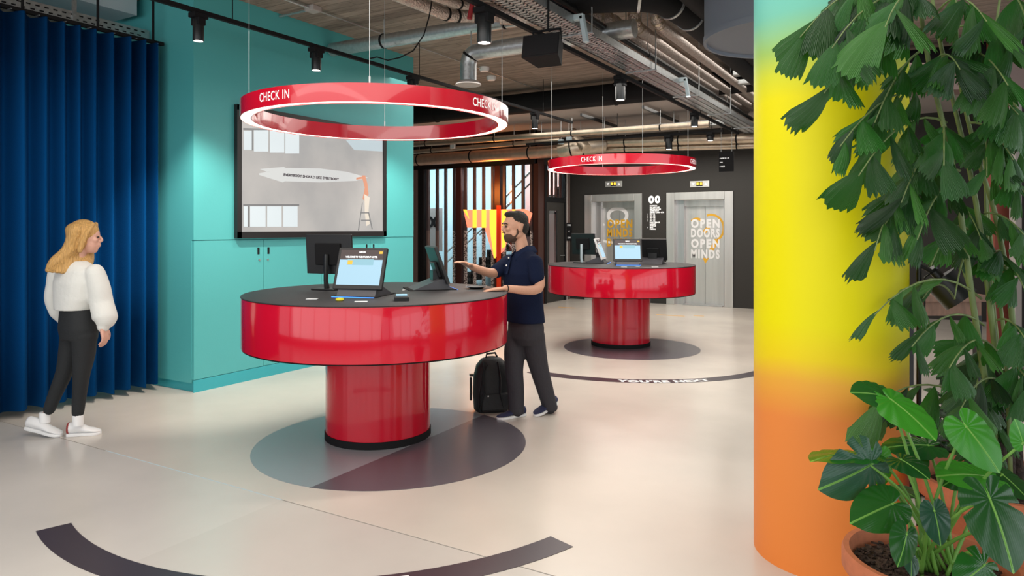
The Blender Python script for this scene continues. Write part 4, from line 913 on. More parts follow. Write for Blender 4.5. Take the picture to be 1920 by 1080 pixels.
def loft_torso(mb, rows, th, seg=28, p=2.4):
    ux = Vector((math.cos(th), math.sin(th), 0)); uy = Vector((-math.sin(th), math.cos(th), 0)); R = []
    for c, hw, hd in rows:
        r = []
        for j in range(seg):
            a = 2 * PI * j / seg; ca_, sa_ = math.cos(a), math.sin(a)
            k = (abs(ca_) ** p + abs(sa_) ** p) ** (-1 / p); r.append(c + ux * ca_ * k * hw + uy * sa_ * k * hd)
        R.append(r)
    return mb.rings(R)
def shoe(t, toe, heel, w, upper, lift=0., tab=None, name='shoe', hgt=.085):
    toe = Vector(toe); heel = Vector(heel); d = (toe - heel); L = d.length; f = d.normalized(); s_ = f.cross(Vector((0, 0, 1))).normalized(); up = s_.cross(f).normalized()
    so = []; uppr = []
    prof = [(0, .55, .9), (.06, .72, 1.0), (.25, .74, 1.0), (.45, .72, .84), (.62, .92, .62), (.78, .98, .50), (.90, .80, .42), (.97, .50, .34), (1.0, .22, .28)]
    for q, k, hh in prof:
        c = heel + f * L * q; r0 = []; r1 = []
        for j in range(16):
            a = 2 * PI * j / 16; x = math.cos(a); z = math.sin(a)
            r0.append(c + s_ * (w / 2 * k * x * 1.04) + up * (.011 + .012 * max(-1, min(1, z * 2.2))))
            r1.append(c + s_ * (w / 2 * k * x * (1 - .25 * max(z, 0))) + up * (.02 + (hgt * hh - .02) * (.5 + .5 * z)))
        so.append(r0); uppr.append(r1)
    o = MB().rings(uppr).build(name, upper, t, smooth=70)
    MB().rings(so).build('sole', 'sole', o, smooth=50)
    if tab: MB().rings([[p + (p - (heel + up * .05)) * .06 for p in uppr[k]] for k in (0, 1)]).build('heel_tab', tab, o, smooth=60, label='dark red heel tab')
    return o
def person(px, py, d0, label):
    p = atd(px, py, d0); p.z = 0; return thing('person', label, 'person', p, ANG)
# ---- man
DM = 6.0
man = person(985, 780, DM, 'man in navy polo shirt and dark grey trousers touching a screen on the front desk')
def V(px, py, dd=0.): return atd(px, py, DM + dd)
hb = MB()
cr = Vector((CA, SA, 0)); fwd = Vector((-SA, CA, 0))          # image right, away from the eye
FL = (-cr * .93 - fwd * .37).normalized()                       # the way the head faces
HR = Matrix.Rotation(math.atan2(FL.y, FL.x), 3, 'Z').to_euler()
hc = V(965, 424)
HK = 1.12
def hr3(a, b, c): return (a * HK, b * HK, c * HK)
def hp(f, s, z): return hc + (FL * f + Vector((-FL.y, FL.x, 0)) * s + Vector((0, 0, z))) * HK
hb.ell(hp(-.012, 0, .015), hr3(.095, .073, .095), HR, 24); hb.ell(hp(.022, 0, -.045), hr3(.062, .058, .075), HR, 20)
hb.ell(hp(.045, 0, -.098), hr3(.030, .030, .026), HR, 12); hb.limb([hp(.082, 0, .01), hp(.098, 0, -.022), hp(.090, 0, -.034)], [.010, .013, .012], 8)
hb.ell(hp(.080, 0, .022), hr3(.012, .050, .010), HR, 12); hb.ell(hp(.079, 0, -.058), hr3(.012, .024, .006), HR, 10); hb.ell(hp(.077, 0, -.069), hr3(.012, .020, .007), HR, 10)
for s_ in (1, -1):
    hb.ell(hp(-.012, .079 * s_, -.014), hr3(.018, .011, .032), HR, 12); hb.ell(hp(.066, .036 * s_, -.022), hr3(.02, .02, .018), HR, 10); hb.ell(hp(.0, .050 * s_, -.06), hr3(.05, .02, .035), HR, 12)
hb.limb([hp(-.03, 0, -.05), V(977, 455, 0), V(982, 484, .0)], [.055, .054, .062], 16)
TH = math.radians(35)                                            # chest turned this much towards the eye
wx = cr * math.sin(TH) * 1.0 - fwd * math.cos(TH); thw = math.atan2(wx.y, wx.x)
loft_torso(hb, [(V(981, 478), .07, .06), (V(980, 490), .16, .085), (V(980, 520), .175, .11), (V(983, 560), .145, .105), (V(985, 600), .15, .11), (V(986, 625), .155, .11)], thw)
sN, sF = V(1003, 493, -.15), V(955, 491, .14)
eN, wN = V(1009, 541, -.27), V(948, 541, -.44)
eF, wF = V(926, 512, -.05), V(884, 500, -.32)
hb.limb([sN, eN, wN], [.055, .042, .028], 14); hb.limb([sF, eF, wF], [.052, .042, .028], 14)
hand(hb, wN + (wN - eN).normalized() * .01, V(905, 545, -.47) - wN, (0, 0, -1), -1, .10, .18)
hand(hb, wF, V(862, 489, -.40) - wF, (0, 0, -1), 1, .25, .175, .2)
hb.limb([V(973, 615, .04), V(963, 692, 0), V(968, 768, .0)], [.08, .055, .038], 12); hb.limb([V(998, 615, -.02), V(1012, 692, .04), V(1031, 762, .1)], [.08, .055, .038], 12)
body = soft('body', hb, 'skin', man, .0065, 3)
for s_ in (1, -1):
    MB().ell(hp(.083, .030 * s_, -.004), hr3(.008, .012, .008), HR, 12).build('eye', 'eye', body, smooth=180)
    MB().limb([hp(.088, .014 * s_, .017), hp(.088, .032 * s_, .021), hp(.078, .050 * s_, .014)], [.004, .0045, .003], 8).build('eyebrow', 'darkhair', body, smooth=180)
# hair: short dark, higher on top; beard
mb = MB(); mb.ell(hp(-.022, 0, .042), hr3(.090, .074, .078), HR, 24); mb.ell(hp(.026, 0, .088), hr3(.056, .054, .028), HR, 16); mb.ell(hp(-.055, 0, .0), hr3(.060, .070, .075), HR, 16)
mb2 = remeshed(mb, .006, 2)
bmh = bmesh.new(); bmh.from_mesh(mb2)
for v in bmh.verts:      # clear the face and ears
    q = v.co - hc; f = q.dot(FL)
    if f > .035 and q.z < .075: v.co -= FL * (f - .035)
    v.co += Vector((random.uniform(-1, 1), random.uniform(-1, 1), random.uniform(-1, 1))) * .0012
bmh.to_mesh(mb2); bmh.free(); mb2.transform(wm(man).inverted()); mb2.materials.clear(); mb2.materials.append(M['darkhair']); mb2.shade_smooth()
hr = bpy.data.objects.new('hair', mb2); COL.objects.link(hr); hr.parent = man
body.data.transform(wm(man).inverted())
mb = MB(); mb.ell(hp(.026, 0, -.078), hr3(.062, .060, .048), HR, 20); mb.ell(hp(.050, 0, -.100), hr3(.034, .034, .028), HR, 12)
for s_ in (1, -1): mb.limb([hp(.0, .064 * s_, -.02), hp(.004, .062 * s_, -.055), hp(.03, .050 * s_, -.09)], [.010, .013, .014], 8)
mb.limb([hp(.088, -.022, -.052), hp(.094, 0, -.047), hp(.088, .022, -.052)], [.005, .006, .005], 8)
bd = soft('beard', mb, 'beard', man, .005, 2); bd.data.transform(wm(man).inverted())
def cloth(nm, mb, m, par, vox=.010, sm=4, **k):
    o = soft(nm, mb, m, par, vox, sm, **k); o.data.transform(wm(par).inverted()); return o
sb = MB()
loft_torso(sb, [(V(984, 467), .060, .056), (V(983, 475), .115, .080), (V(981, 486), .195, .110), (V(979, 512), .212, .135), (V(981, 545), .192, .132), (V(984, 578), .182, .132), (V(985, 603), .190, .140)], thw)
def upto(a, b, q): return a.lerp(b, q)
sb.limb([sN, upto(sN, eN, .30), upto(sN, eN, .62)], [.070, .068, .062], 16); sb.limb([sF, upto(sF, eF, .45), upto(sF, eF, .85)], [.068, .064, .060], 16)
shirt = cloth('polo_shirt', sb, 'navy', man, .009, 4)
chf = wx.cross(Vector((0, 0, 1))).normalized()
if chf.dot(FL) < 0: chf = -chf
mb = MB()
for a in (-1, 1):
    mb.add([V(987, 461) + wx * .052 * a - chf * .045, V(984, 460) + wx * .062 * a + chf * .02, V(978, 474) + wx * .010 * a + chf * .085, V(979, 488) + wx * .055 * a + chf * .110, V(983, 479) + wx * .095 * a + chf * .045, V(987, 472) + wx * .085 * a - chf * .055], [[0, 1, 4, 5], [1, 2, 3, 4]])
cg = mb.build('collar', 'navycol', shirt, smooth=60); sm_ = cg.modifiers.new('t', 'SOLIDIFY'); sm_.thickness = .005
MB().add([V(975, 478) + chf * .098 - wx * .013, V(975, 478) + chf * .098 + wx * .013, V(976, 512) + chf * .143 + wx * .013, V(976, 512) + chf * .143 - wx * .013], [[0, 1, 2, 3]]).build('placket', 'navycol', shirt)
for y, o in ((483, .108), (497, .132)): MB().ell(V(975, y) + chf * (o + .008), (.007, .007, .007)).build('button', 'white', shirt, smooth=180)
MB().box(V(976, 497) + chf * .135 - wx * .07, (.012, .02, .02)).build('chest_tag', 'navycol', shirt)
MB().tube([wN + Vector((0, 0, .0)) + (eN - wN).normalized() * .005, wN + (eN - wN).normalized() * .012], .031, 16).build('wrist_band', 'blackmatte', man, smooth=40)
tb = MB()
loft_torso(tb, [(V(985, 596), .165, .118), (V(986, 612), .175, .128), (V(986, 632), .172, .128), (V(986, 645), .13, .10)], thw)
tb.limb([V(971, 628, .04), V(965, 660, .02), V(964, 695, .0), V(967, 730, .0), V(968, 768, .0)], [.100, .092, .078, .072, .066], 18)
tb.limb([V(999, 628, -.03), V(1004, 660, .0), V(1012, 695, .04), V(1022, 730, .08), V(1031, 762, .11)], [.102, .095, .080, .072, .064], 18)
for (c, s_) in ((V(968, 768), 1), (V(1031, 761, .11), 1)): tb.tube([c + Vector((0, 0, -.035)), c + Vector((0, 0, .0))], [.066, .07], 16)
trs = cloth('trousers', tb, 'trouser', man, .009, 3)
def gpt(px, d): p = atd(px, 500, d); p.z = 0; return p
shoe(man, gpt(932, 5.90), gpt(984, 6.05), .10, 'shoe'); sh2 = gpt(1043, 6.22); sh2.z = .055; tt = gpt(1003, 6.0); shoe(man, tt, sh2, .10, 'shoe')
# ---- woman
DW = 5.41
wo = person(130, 820, DW, 'blond woman in a white blouse and black trousers walking past the blue curtain')
def V(px, py, dd=0.): return atd(px, py, DW + dd)
FL = (cr * .97 + fwd * .24).normalized(); HR = Matrix.Rotation(math.atan2(FL.y, FL.x), 3, 'Z').to_euler(); hc = V(163, 444)
hb = MB()
hb.ell(hp(-.012, 0, .012), hr3(.092, .070, .092), HR, 24); hb.ell(hp(.022, 0, -.045), hr3(.058, .052, .068), HR, 20); hb.ell(hp(.044, 0, -.090), hr3(.024, .024, .022), HR, 12)
hb.limb([hp(.078, 0, .005), hp(.094, 0, -.022), hp(.086, 0, -.032)], [.008, .010, .010], 8); hb.ell(hp(.076, 0, -.054), hr3(.012, .022, .006), HR, 10); hb.ell(hp(.074, 0, -.064), hr3(.012, .019, .007), HR, 10)
for s_ in (1, -1): hb.ell(hp(-.01, .070 * s_, -.012), hr3(.015, .008, .027), HR, 12); hb.ell(hp(.06, .034 * s_, -.022), hr3(.02, .018, .018), HR, 10)
hb.limb([hp(-.03, 0, -.06), V(150, 476), V(145, 498)], [.048, .047, .055], 16)
wt = cr * .86 - fwd * .50; thw = math.atan2(wt.y, wt.x)
loft_torso(hb, [(V(146, 492), .06, .05), (V(143, 503), .15, .075), (V(142, 535), .15, .09), (V(145, 575), .115, .085), (V(146, 605), .15, .10), (V(147, 625), .15, .10)], thw)
sR, eR, wR = V(178, 512, -.08), V(188, 568, -.06), V(194, 612, -.10)
sL, eL, wL = V(106, 512, .10), V(100, 560, .12), V(116, 598, .16)
hb.limb([sR, eR, wR], [.045, .036, .025], 12); hb.limb([sL, eL, wL], [.045, .036, .025], 12)
hand(hb, wR, V(200, 650, -.12) - wR, -cr, 1, .45, .165, .05); hand(hb, wL, V(124, 628, .16) - wL, cr, -1, .4, .16)
hb.limb([V(156, 625, -.03), V(153, 700, -.03), V(146, 775, .0)], [.075, .05, .034], 12); hb.limb([V(136, 625, .05), V(120, 700, .04), V(90, 770, .04)], [.075, .05, .034], 12)
body = soft('body', hb, 'skinw', wo, .0065, 3); body.data.transform(wm(wo).inverted())
for s_ in (1, -1):
    MB().ell(hp(.078, .028 * s_, -.002), hr3(.008, .011, .007), HR, 12).build('eye', 'eye', body, smooth=180)
mb = MB(); mb.ell(hp(-.022, 0, .030), hr3(.098, .082, .090), HR, 24); mb.ell(hp(-.04, 0, -.01), hr3(.085, .084, .09), HR, 20)
for k in range(9):
    u = (k - 4) / 4
    a = hc + Vector((0, 0, .05)) - FL * (.05 + .04 * (1 - u * u)) + Vector((-FL.y, FL.x, 0)) * .065 * u
    mb.limb([a, V(146 + 5 * u, 468) + fwd * .07 * u, V(142 + 18 * u, 490) + fwd * .08 * u - fwd * .05, V(140 + 26 * u, 508 - 4 * abs(u)) + fwd * .05 * u - fwd * .10], [.056, .054, .044, .020], 10)
for s_ in (1, -1): mb.limb([hp(.045, .035 * s_, .088), hp(.03, .068 * s_, .04), hp(.0, .075 * s_, -.03), hp(-.02, .075 * s_, -.09)], [.016, .018, .02, .02], 10)
cloth('hair', mb, 'blond', wo, .0065, 2)
sb = MB()
loft_torso(sb, [(V(147, 489), .075, .062), (V(144, 497), .145, .085), (V(143, 507), .19, .105), (V(142, 530), .195, .125), (V(141, 560), .175, .125), (V(138, 580), .150, .118)], thw)
sb.limb([sR, eR.lerp(sR, .5) + cr * .012, eR + cr * .01, wR.lerp(eR, .35) + cr * .02, wR], [.070, .078, .082, .088, .046], 16)
sb.limb([sL, eL.lerp(sL, .5), eL, wL.lerp(eL, .35), wL], [.062, .062, .062, .066, .040], 16)
bl = cloth('blouse', sb, 'blouse', wo, .009, 3)
MB().tube([wR + Vector((0, 0, .012)), wR + Vector((.0, 0, -.012))], .040, 18).build('cuff', 'blouse', bl, smooth=50)
tb = MB(); loft_torso(tb, [(V(142, 572), .120, .090), (V(145, 590), .145, .105), (V(147, 615), .165, .118), (V(148, 635), .15, .11)], thw)
tb.limb([V(158, 628, -.04), V(157, 665, -.03), V(153, 700, -.03), V(149, 740, -.01), V(146, 775, .0)], [.092, .080, .060, .050, .042], 18)
tb.limb([V(136, 628, .06), V(130, 665, .05), V(120, 700, .04), V(104, 738, .04), V(92, 768, .04)], [.088, .078, .060, .050, .042], 18)
cloth('trousers', tb, 'blkpant', wo, .009, 3)
def gpt(px, d, z=0.): p = atd(px, 500, d); p.z = z; return p
shoe(wo, gpt(190, 5.50), gpt(126, 5.44), .10, 'sole', tab='redtab', hgt=.105); shoe(wo, gpt(115, 5.42), gpt(50, 5.46, .05), .10, 'sole', hgt=.105)
for c in (V(146, 790), V(84, 785, .04)): MB().tube([c + Vector((0, 0, -.03)), c + Vector((0, 0, .05))], .038, 14).build('sock', 'whitevinyl', wo, smooth=50)

# ---- backpack
bp0 = atz(922, 770, 0)
t = thing('backpack', 'black backpack standing on the floor between the front desk and the man', 'backpack', bp0, ANG + math.radians(12))
R_ = []
for z, hw, y0, y1 in ((0, .13, -.08, .09), (.02, .155, -.10, .11), (.15, .165, -.11, .12), (.30, .160, -.10, .11), (.40, .135, -.085, .095), (.455, .09, -.06, .07), (.475, .03, -.03, .04)):
    r = []
    for j in range(28):
        a = 2 * PI * j / 28; ca_, sa_ = math.cos(a), math.sin(a); k = (abs(ca_) ** 3.2 + abs(sa_) ** 3.2) ** (-1 / 3.2); r.append(Vector((ca_ * k * hw, (y0 + y1) / 2 + sa_ * k * (y1 - y0) / 2, z)))
    R_.append(r)
MB().rings(R_).build('bag', 'pack', t, local=True, smooth=60)
MB().box((.01, -.105, .10), (.24, .035, .15), (math.radians(-3), 0, 0), bev=.015).build('front_pocket', 'pack', t, local=True)
MB().tube([(-.13 + .0, -.098, .05), (-.125, -.114, .2), (-.10, -.106, .34), (-.05, -.085, .42)], .004, 6).build('zip', 'bmetal', t, local=True)
for s_ in (-1, 1): MB().tube([(.06 * s_ - .02, -.07, .44), (.075 * s_ - .02, -.118, .30), (.07 * s_ - .02, -.128, .18), (.10 * s_ - .02, -.118, .05), (.12 * s_, -.10, .02)], [.02, .024, .022, .010, .008], 10, sq=.35).build('shoulder_strap', 'pack', t, local=True, smooth=60)
MB().tube([(-.05, 0, .462), (-.045, 0, .50), (.03, 0, .507), (.05, 0, .465)], .009, 8).build('top_handle', 'pack', t, local=True, smooth=60)
MB().box((-.185, 0, .20), (.018, .03, .20), bev=.006).build('side_strap', 'pack', t, local=True); MB().box((-.18, 0, .32), (.035, .035, .02), bev=.004).build('buckle', 'bmetal', t, local=True)
MB().ell((-.055, -.135, .16), (.007, .004, .007)).build('stud', 'white', t, local=True)
MB().tube([(.13, .02, .01), (.25, .05, .004), (.31, .03, .012)], .005, 6).build('loose_strap', 'pack', t, local=True)

# ================================================================== RIGHT BACKGROUND
def dbox(nm, px0, px1, py0, py1, d, th, m, label=None, cat=None, parent=None):
    a = atd(px0, py0, d); b = atd(px1, py1, d); c = (a + b) / 2; w = (Vector((b.x, b.y, 0)) - Vector((a.x, a.y, 0))).length
    mb = MB().box(c + fwd * th / 2, (w, th, abs(a.z - b.z)), (0, 0, ANG)); return mb.build(nm, m, parent, label=label, cat=cat)
MB().bb((.9, 10.2, 0), (8, 10.35, CE)).build('wall_partition', 'blackwall', kind='structure')
t = thing('open_shelving', 'dark open shelving with wicker baskets far behind the palm', 'shelving', (3.4, 9.6, 0))
for z in (.5, 1.1, 1.7, 2.3): MB().bb((1.4, 9.3, z), (5.6, 9.8, z + .04)).build('shelf', 'wood', t)
for x in (1.4, 2.8, 4.2, 5.56): MB().bb((x, 9.3, 0), (x + .04, 9.8, 2.9)).build('upright', 'bmetal', t)
wk = mat('wicker', (.16, .09, .05), .8, bump=1, scale=60, var=.5)
random.seed(3)
k = 0
for z in (.54, 1.14, 1.74, 2.34):
    for x in (1.75, 2.35, 3.15, 3.75, 4.55, 5.15):
        if random.random() < .25: continue
        w = random.uniform(.34, .44); h = random.uniform(.22, .36)
        MB().lathe([(w * .42, 0), (w * .5, h), (w * .46, h), (w * .38, .02)], (x, 9.5, z), 20).build('basket', wk, label='wicker basket on the %s shelf, %s bay behind the palm' % ({.54: 'lowest', 1.14: 'second', 1.74: 'third', 2.34: 'top'}[z], {1.75: 'first', 2.35: 'second', 3.15: 'third', 3.75: 'fourth', 4.55: 'fifth', 5.15: 'sixth'}[x]), cat='basket', group='wicker baskets on the open shelving', smooth=50); k += 1
dbox('rust_post', 1866, 1893, 60, 686.4, 8.2, .15, 'rust', 'red oxide steel post far behind the palm', 'post')
dbox('pale_post', 1904, 1916, 52, 693, 8.0, .1, 'greypale', 'pale thin post at the right edge behind the palm', 'post')
dbox('brown_beam', 1700, 1990, 118, 168, 7.6, .3, 'brownwall', 'brown painted beam behind the top of the palm', 'beam')
t = thing('timber_table', 'long brown timber table behind the floor lamp', 'table', atz(1770, 660, 0))
dbox('table_top', 1690, 1850, 553, 566, 7.0, .8, 'wood', parent=t); dbox('apron', 1700, 1840, 566, 592, 7.1, .5, 'wood', parent=t)
for a in (1704, 1832): dbox('leg', a, a + 9, 592, 730, 7.1, .07, 'bmetal', parent=t)
t = thing('white_bowl', 'white bowl on the timber table beside the lamp head', 'bowl', atd(1762, 552, 7.2)); c = atd(1762, 552, 7.25); MB().lathe([(.05, 0), (.11, .10), (.12, .14), (.10, .13), (.04, .02)], c, 24).build('bowl_shell', 'white', t, smooth=60)
# ---- floor lamp
fd = 3.35; c = atd(1723, 500, fd); t = thing('floor_lamp', 'black floor lamp with a tilted cylinder head behind the palm', 'lamp', (c.x, c.y, 0))
MB().lathe([(.13, 0), (.13, .012), (.02, .018)], (c.x, c.y, 0), 40).build('base', 'black', t, smooth=40)
MB().tube([(c.x, c.y, .015), atd(1723, 486, fd)], .011, 12).build('pole', 'black', t, smooth=60); MB().tube([atd(1733, 640, fd), atd(1734, 520, fd), atd(1747, 511, fd)], .004, 8).build('cord', 'black', t)
a, b = atd(1762, 520, fd - .02), atd(1802, 562, fd - .06); ax = (b - a).normalized()
MB().tube([a - ax * .035, a, a + ax * .001, b], [.022, .022, .078, .078], 32, cap=True).build('lamp_head', 'black', t, smooth=40); MB().tube([atd(1723, 497, fd), a - ax * .02], .010, 10).build('arm', 'black', t)
MB().tube([atd(1748, 502, fd), atd(1758, 515, fd)], .020, 16).build('joint', 'black', t, smooth=40)

# ================================================================== PLANTS
def place(o, M4, par): o.parent = par; o.matrix_basis = wm(par).inverted() @ M4
def frame_mat(base, along, normal, s):
    y = Vector(along).normalized(); z = Vector(normal); z = (z - y * z.dot(y)).normalized(); x = y.cross(z).normalized()
    return Matrix(((x.x * s, y.x * s, z.x * s, base.x), (x.y * s, y.y * s, z.y * s, base.y), (x.z * s, y.z * s, z.z * s, base.z), (0, 0, 0, 1)))
def pot(name, label, c, r, h, cat='plant pot'):
    t = thing(name, label, cat, c, group='terracotta pots')
    MB().lathe([(r * .62, 0), (r * .66, .01), (r * .90, h * .80), (r * .92, h * .82), (r * 1.0, h * .84), (r * 1.02, h * .86), (r * 1.02, h * .97), (r, h), (r * .93, h), (r * .91, h * .97), (r * .88, h * .80), (r * .5, h * .78), (.01, h * .78)], c, 72).build('pot_shell', 'pot', t, smooth=45)
    return t
def soil(c, r, h, par, n=260):
    mb = MB().lathe([(r * .89, h * .86), (r * .6, h * .885), (.01, h * .89)], c, 40); mb.build('soil', 'soil', par, smooth=60)
    mb = MB()
    for k in range(n):
        a = random.uniform(0, 2 * PI); q = r * .85 * math.sqrt(random.random()); mb.box((c[0] + q * math.cos(a), c[1] + q * math.sin(a), h * .895 + random.uniform(0, .008)), (random.uniform(.01, .03), random.uniform(.006, .014), .007), (random.uniform(-.6, .6), random.uniform(-.6, .6), random.uniform(0, 3)))
    mb.build('bark_chips', 'soil', par, kind='stuff')
random.seed(11)
# fishtail leaflet meshes
def fish(seed):
    rnd = random.Random(seed); nr, ncol = 7, 12; vs = []; uv = []; asym = rnd.uniform(-.3, .3); wid = (.15, .20, .25, .32)[seed % 4]
    jag = [rnd.uniform(-.05, .05) + (.07 if j % 2 else -.02) for j in range(ncol + 1)]; tailp = rnd.choice((0, ncol, ncol)); curl = rnd.uniform(.08, .22)
    for i in range(nr + 1):
        v = i / nr
        for j in range(ncol + 1):
            u = j / ncol * 2 - 1; w = wid * (v ** .75) * (1 + .12 * math.sin(v * 3)); x = u * w + asym * v * v
            top = 1 - .16 * u * u - .14 * (u * (1 if asym > 0 else -1) + 1) / 2
            y = v * top + (jag[j] * v ** 3 if i == nr else 0)
            if i == nr and j == tailp: y += .14
            z = -curl * v * v - .10 * u * u * v + .018 * math.cos(j * PI) * v * (.3 + v)
            vs.append(Vector((x, y, z))); uv.append((j / ncol, v))
    fs = []; m = ncol + 1
    for i in range(nr):
        for j in range(ncol):
            if i == 0: pass
            fs.append([i * m + j, i * m + j + 1, (i + 1) * m + j + 1, (i + 1) * m + j])
    me = bpy.data.meshes.new('leaflet'); me.from_pydata([tuple(v) for v in vs], [], fs); ul = me.uv_layers.new(name='UVMap')
    for p in me.polygons:
        for li in p.loop_indices: ul.data[li].uv = uv[me.loops[li].vertex_index]
    me.materials.append(M['palmtip' if seed % 3 == 1 else 'palm']); me.shade_smooth(); return me
FISH = [fish(k) for k in range(12)]
pp = atd(1885, 940, 3.05); pp.z = 0
pt = pot('plant_pot', 'terracotta pot further back holding the tall fishtail palm', pp, .34, .52); soil(pp, .34, .52, pt, 120)
palm = thing('fishtail_palm', 'tall fishtail palm with green canes and ragged leaves in front of the column', 'plant', pp)
nleaf = 0
canes = [[(1880, 905, 3.0), (1832, 620, 2.98), (1790, 330, 2.95), (1742, 120, 2.9), (1715, -60, 2.85)], [(1890, 905, 3.05), (1862, 620, 3.05), (1830, 380, 3.05), (1790, 200, 3.05), (1755, 40, 3.0), (1740, -60, 3.0)],
         [(1905, 910, 3.1), (1900, 620, 3.1), (1870, 420, 3.1), (1835, 300, 3.1), (1800, 150, 3.1), (1790, -50, 3.1)], [(1870, 905, 3.1), (1830, 600, 3.12), (1795, 470, 3.15), (1770, 400, 3.2), (1750, 320, 3.2)],
         [(1895, 900, 2.95), (1885, 650, 3.0), (1858, 450, 3.2), (1845, 300, 3.3)], [(1900, 900, 3.2), (1870, 640, 3.2), (1850, 420, 3.2), (1850, 200, 3.2), (1880, -40, 3.2)]]
for i, cn in enumerate(canes):
    P = [atd(*q) for q in cn]; MB().limb(P, [.014 - .0015 * k if i < 3 else .009 - .001 * k for k in range(len(P))], 10).build('cane', 'stem', palm, smooth=180)
for k in range(3):      # fibrous lower trunks
    a = atd(1876 + k * 16, 925, 3.02 + .03 * k); b = atd(1872 + k * 14, 700, 3.03 + .03 * k); MB().limb([a, a.lerp(b, .5), b], [.03, .024, .018], 10).build('trunk', 'trunk', palm, smooth=180)
def frond(p0, p1, n, size, spread=1.0, droop=.5, dens=1):
    global nleaf
    a = atd(*p0); b = atd(*p1); L = (b - a).length; P = []
    for k in range(9):
        t_ = k / 8; P.append(a.lerp(b, t_) + Vector((0, 0, 1)) * L * .16 * 4 * t_ * (1 - t_))
    MB().tube(P, [.0055 - .0004 * k for k in range(9)], 6).build('frond_stalk', 'stem', palm, smooth=180)
    for k in range(n):
        t_ = .22 + .78 * (k + .5) / n; i = min(int(t_ * 8), 7); q = P[i].lerp(P[i + 1], t_ * 8 - i); tan = (P[i + 1] - P[i]).normalized()
        side = tan.cross(Vector((0, 0, 1))).normalized() * (1 if k % 2 else -1)
        along = tan * random.uniform(.35, .8) + side * random.uniform(.3, .8) * spread + Vector((0, 0, -1)) * random.uniform(.35, 1.0) * droop * 1.6
        nrm = Vector((0, 0, .7)) - fwd * random.uniform(.3, 1.2) + side * random.uniform(-.4, .4)
        s_ = size * random.uniform(.8, 1.35)
        tp = q + along.normalized() * s_ * .6; dep = -tp.x * SA + tp.y * CA; u_ = CX + F * (tp.x * CA + tp.y * SA) / dep; v_ = HY - F * (tp.z - H) / dep
        if 1722 < u_ < 1842 and 478 < v_ < 612: continue      # the palm leaves the lamp head free
        o = bpy.data.objects.new('leaflet', random.choice(FISH)); COL.objects.link(o)
        Mx = frame_mat(q, along, nrm, s_); place(o, Mx, palm); nleaf += 1
FR = [((1730, -30, 2.9), (1500, 70, 2.75), 9, .20), ((1735, 10, 2.9), (1560, 90, 2.6), 8, .20), ((1740, 60, 2.9), (1545, 175, 2.7), 8, .19), ((1735, 20, 2.9), (1660, 50, 2.5), 6, .22),
      ((1750, 90, 2.9), (1640, 230, 2.75), 6, .16), ((1760, 180, 2.95), (1575, 275, 2.75), 9, .18), ((1775, 230, 2.95), (1610, 330, 2.7), 8, .17), ((1785, 270, 3.), (1690, 380, 2.7), 8, .17),
      ((1800, 320, 3.0), (1660, 420, 2.8), 7, .16), ((1800, 350, 3.0), (1720, 450, 2.7), 7, .16), ((1760, 20, 3.0), (1850, 40, 2.6), 8, .19), ((1775, 60, 3.0), (1900, 90, 2.7), 8, .18),
      ((1790, 110, 3.0), (1890, 160, 2.6), 8, .17), ((1800, 170, 3.0), (1910, 215, 2.8), 8, .17), ((1820, 230, 3.0), (1900, 300, 2.8), 8, .16), ((1830, 330, 3.05), (1930, 370, 2.8), 7, .16),
      ((1845, 400, 3.05), (1920, 440, 2.9), 6, .15), ((1815, 430, 3.05), (1745, 500, 2.8), 7, .15), ((1840, 560, 3.0), (1640, 590, 2.7), 8, .15), ((1845, 610, 3.0), (1710, 650, 2.75), 7, .15),
      ((1870, 600, 3.0), (1925, 640, 2.8), 7, .15), ((1870, 660, 3.0), (1780, 690, 2.7), 7, .15), ((1885, 680, 3.0), (1940, 740, 2.8), 7, .15), ((1880, 720, 3.0), (1800, 770, 2.75), 6, .15),
      ((1745, 130, 2.95), (1800, 130, 2.6), 7, .16), ((1770, 250, 3.), (1770, 310, 2.6), 7, .15), ((1690, -40, 2.9), (1600, -10, 2.7), 6, .2), ((1850, 250, 3.2), (1850, 330, 2.8), 6, .15),
      ((1880, 500, 3.1), (1920, 540, 2.9), 5, .14), ((1800, 740, 3.05), (1640, 760, 3.0), 5, .19), ((1890, 0, 3.1), (1930, 60, 2.8), 6, .18), ((1820, 480, 3.1), (1790, 560, 2.8), 5, .14), ((1790, 380, 3.2), (1840, 450, 3.0), 7, .17), ((1830, 520, 3.2), (1880, 470, 3.0), 6, .17), ((1790, 560, 3.2), (1730, 560, 2.95), 6, .16), ((1850, 640, 3.2), (1830, 740, 2.95), 7, .17), ((1880, 760, 3.1), (1850, 850, 2.9), 6, .16), ((1720, 330, 3.0), (1640, 470, 2.75), 6, .15), ((1880, 180, 3.2), (1935, 270, 3.0), 6, .17)]
for f in FR: frond(*f)
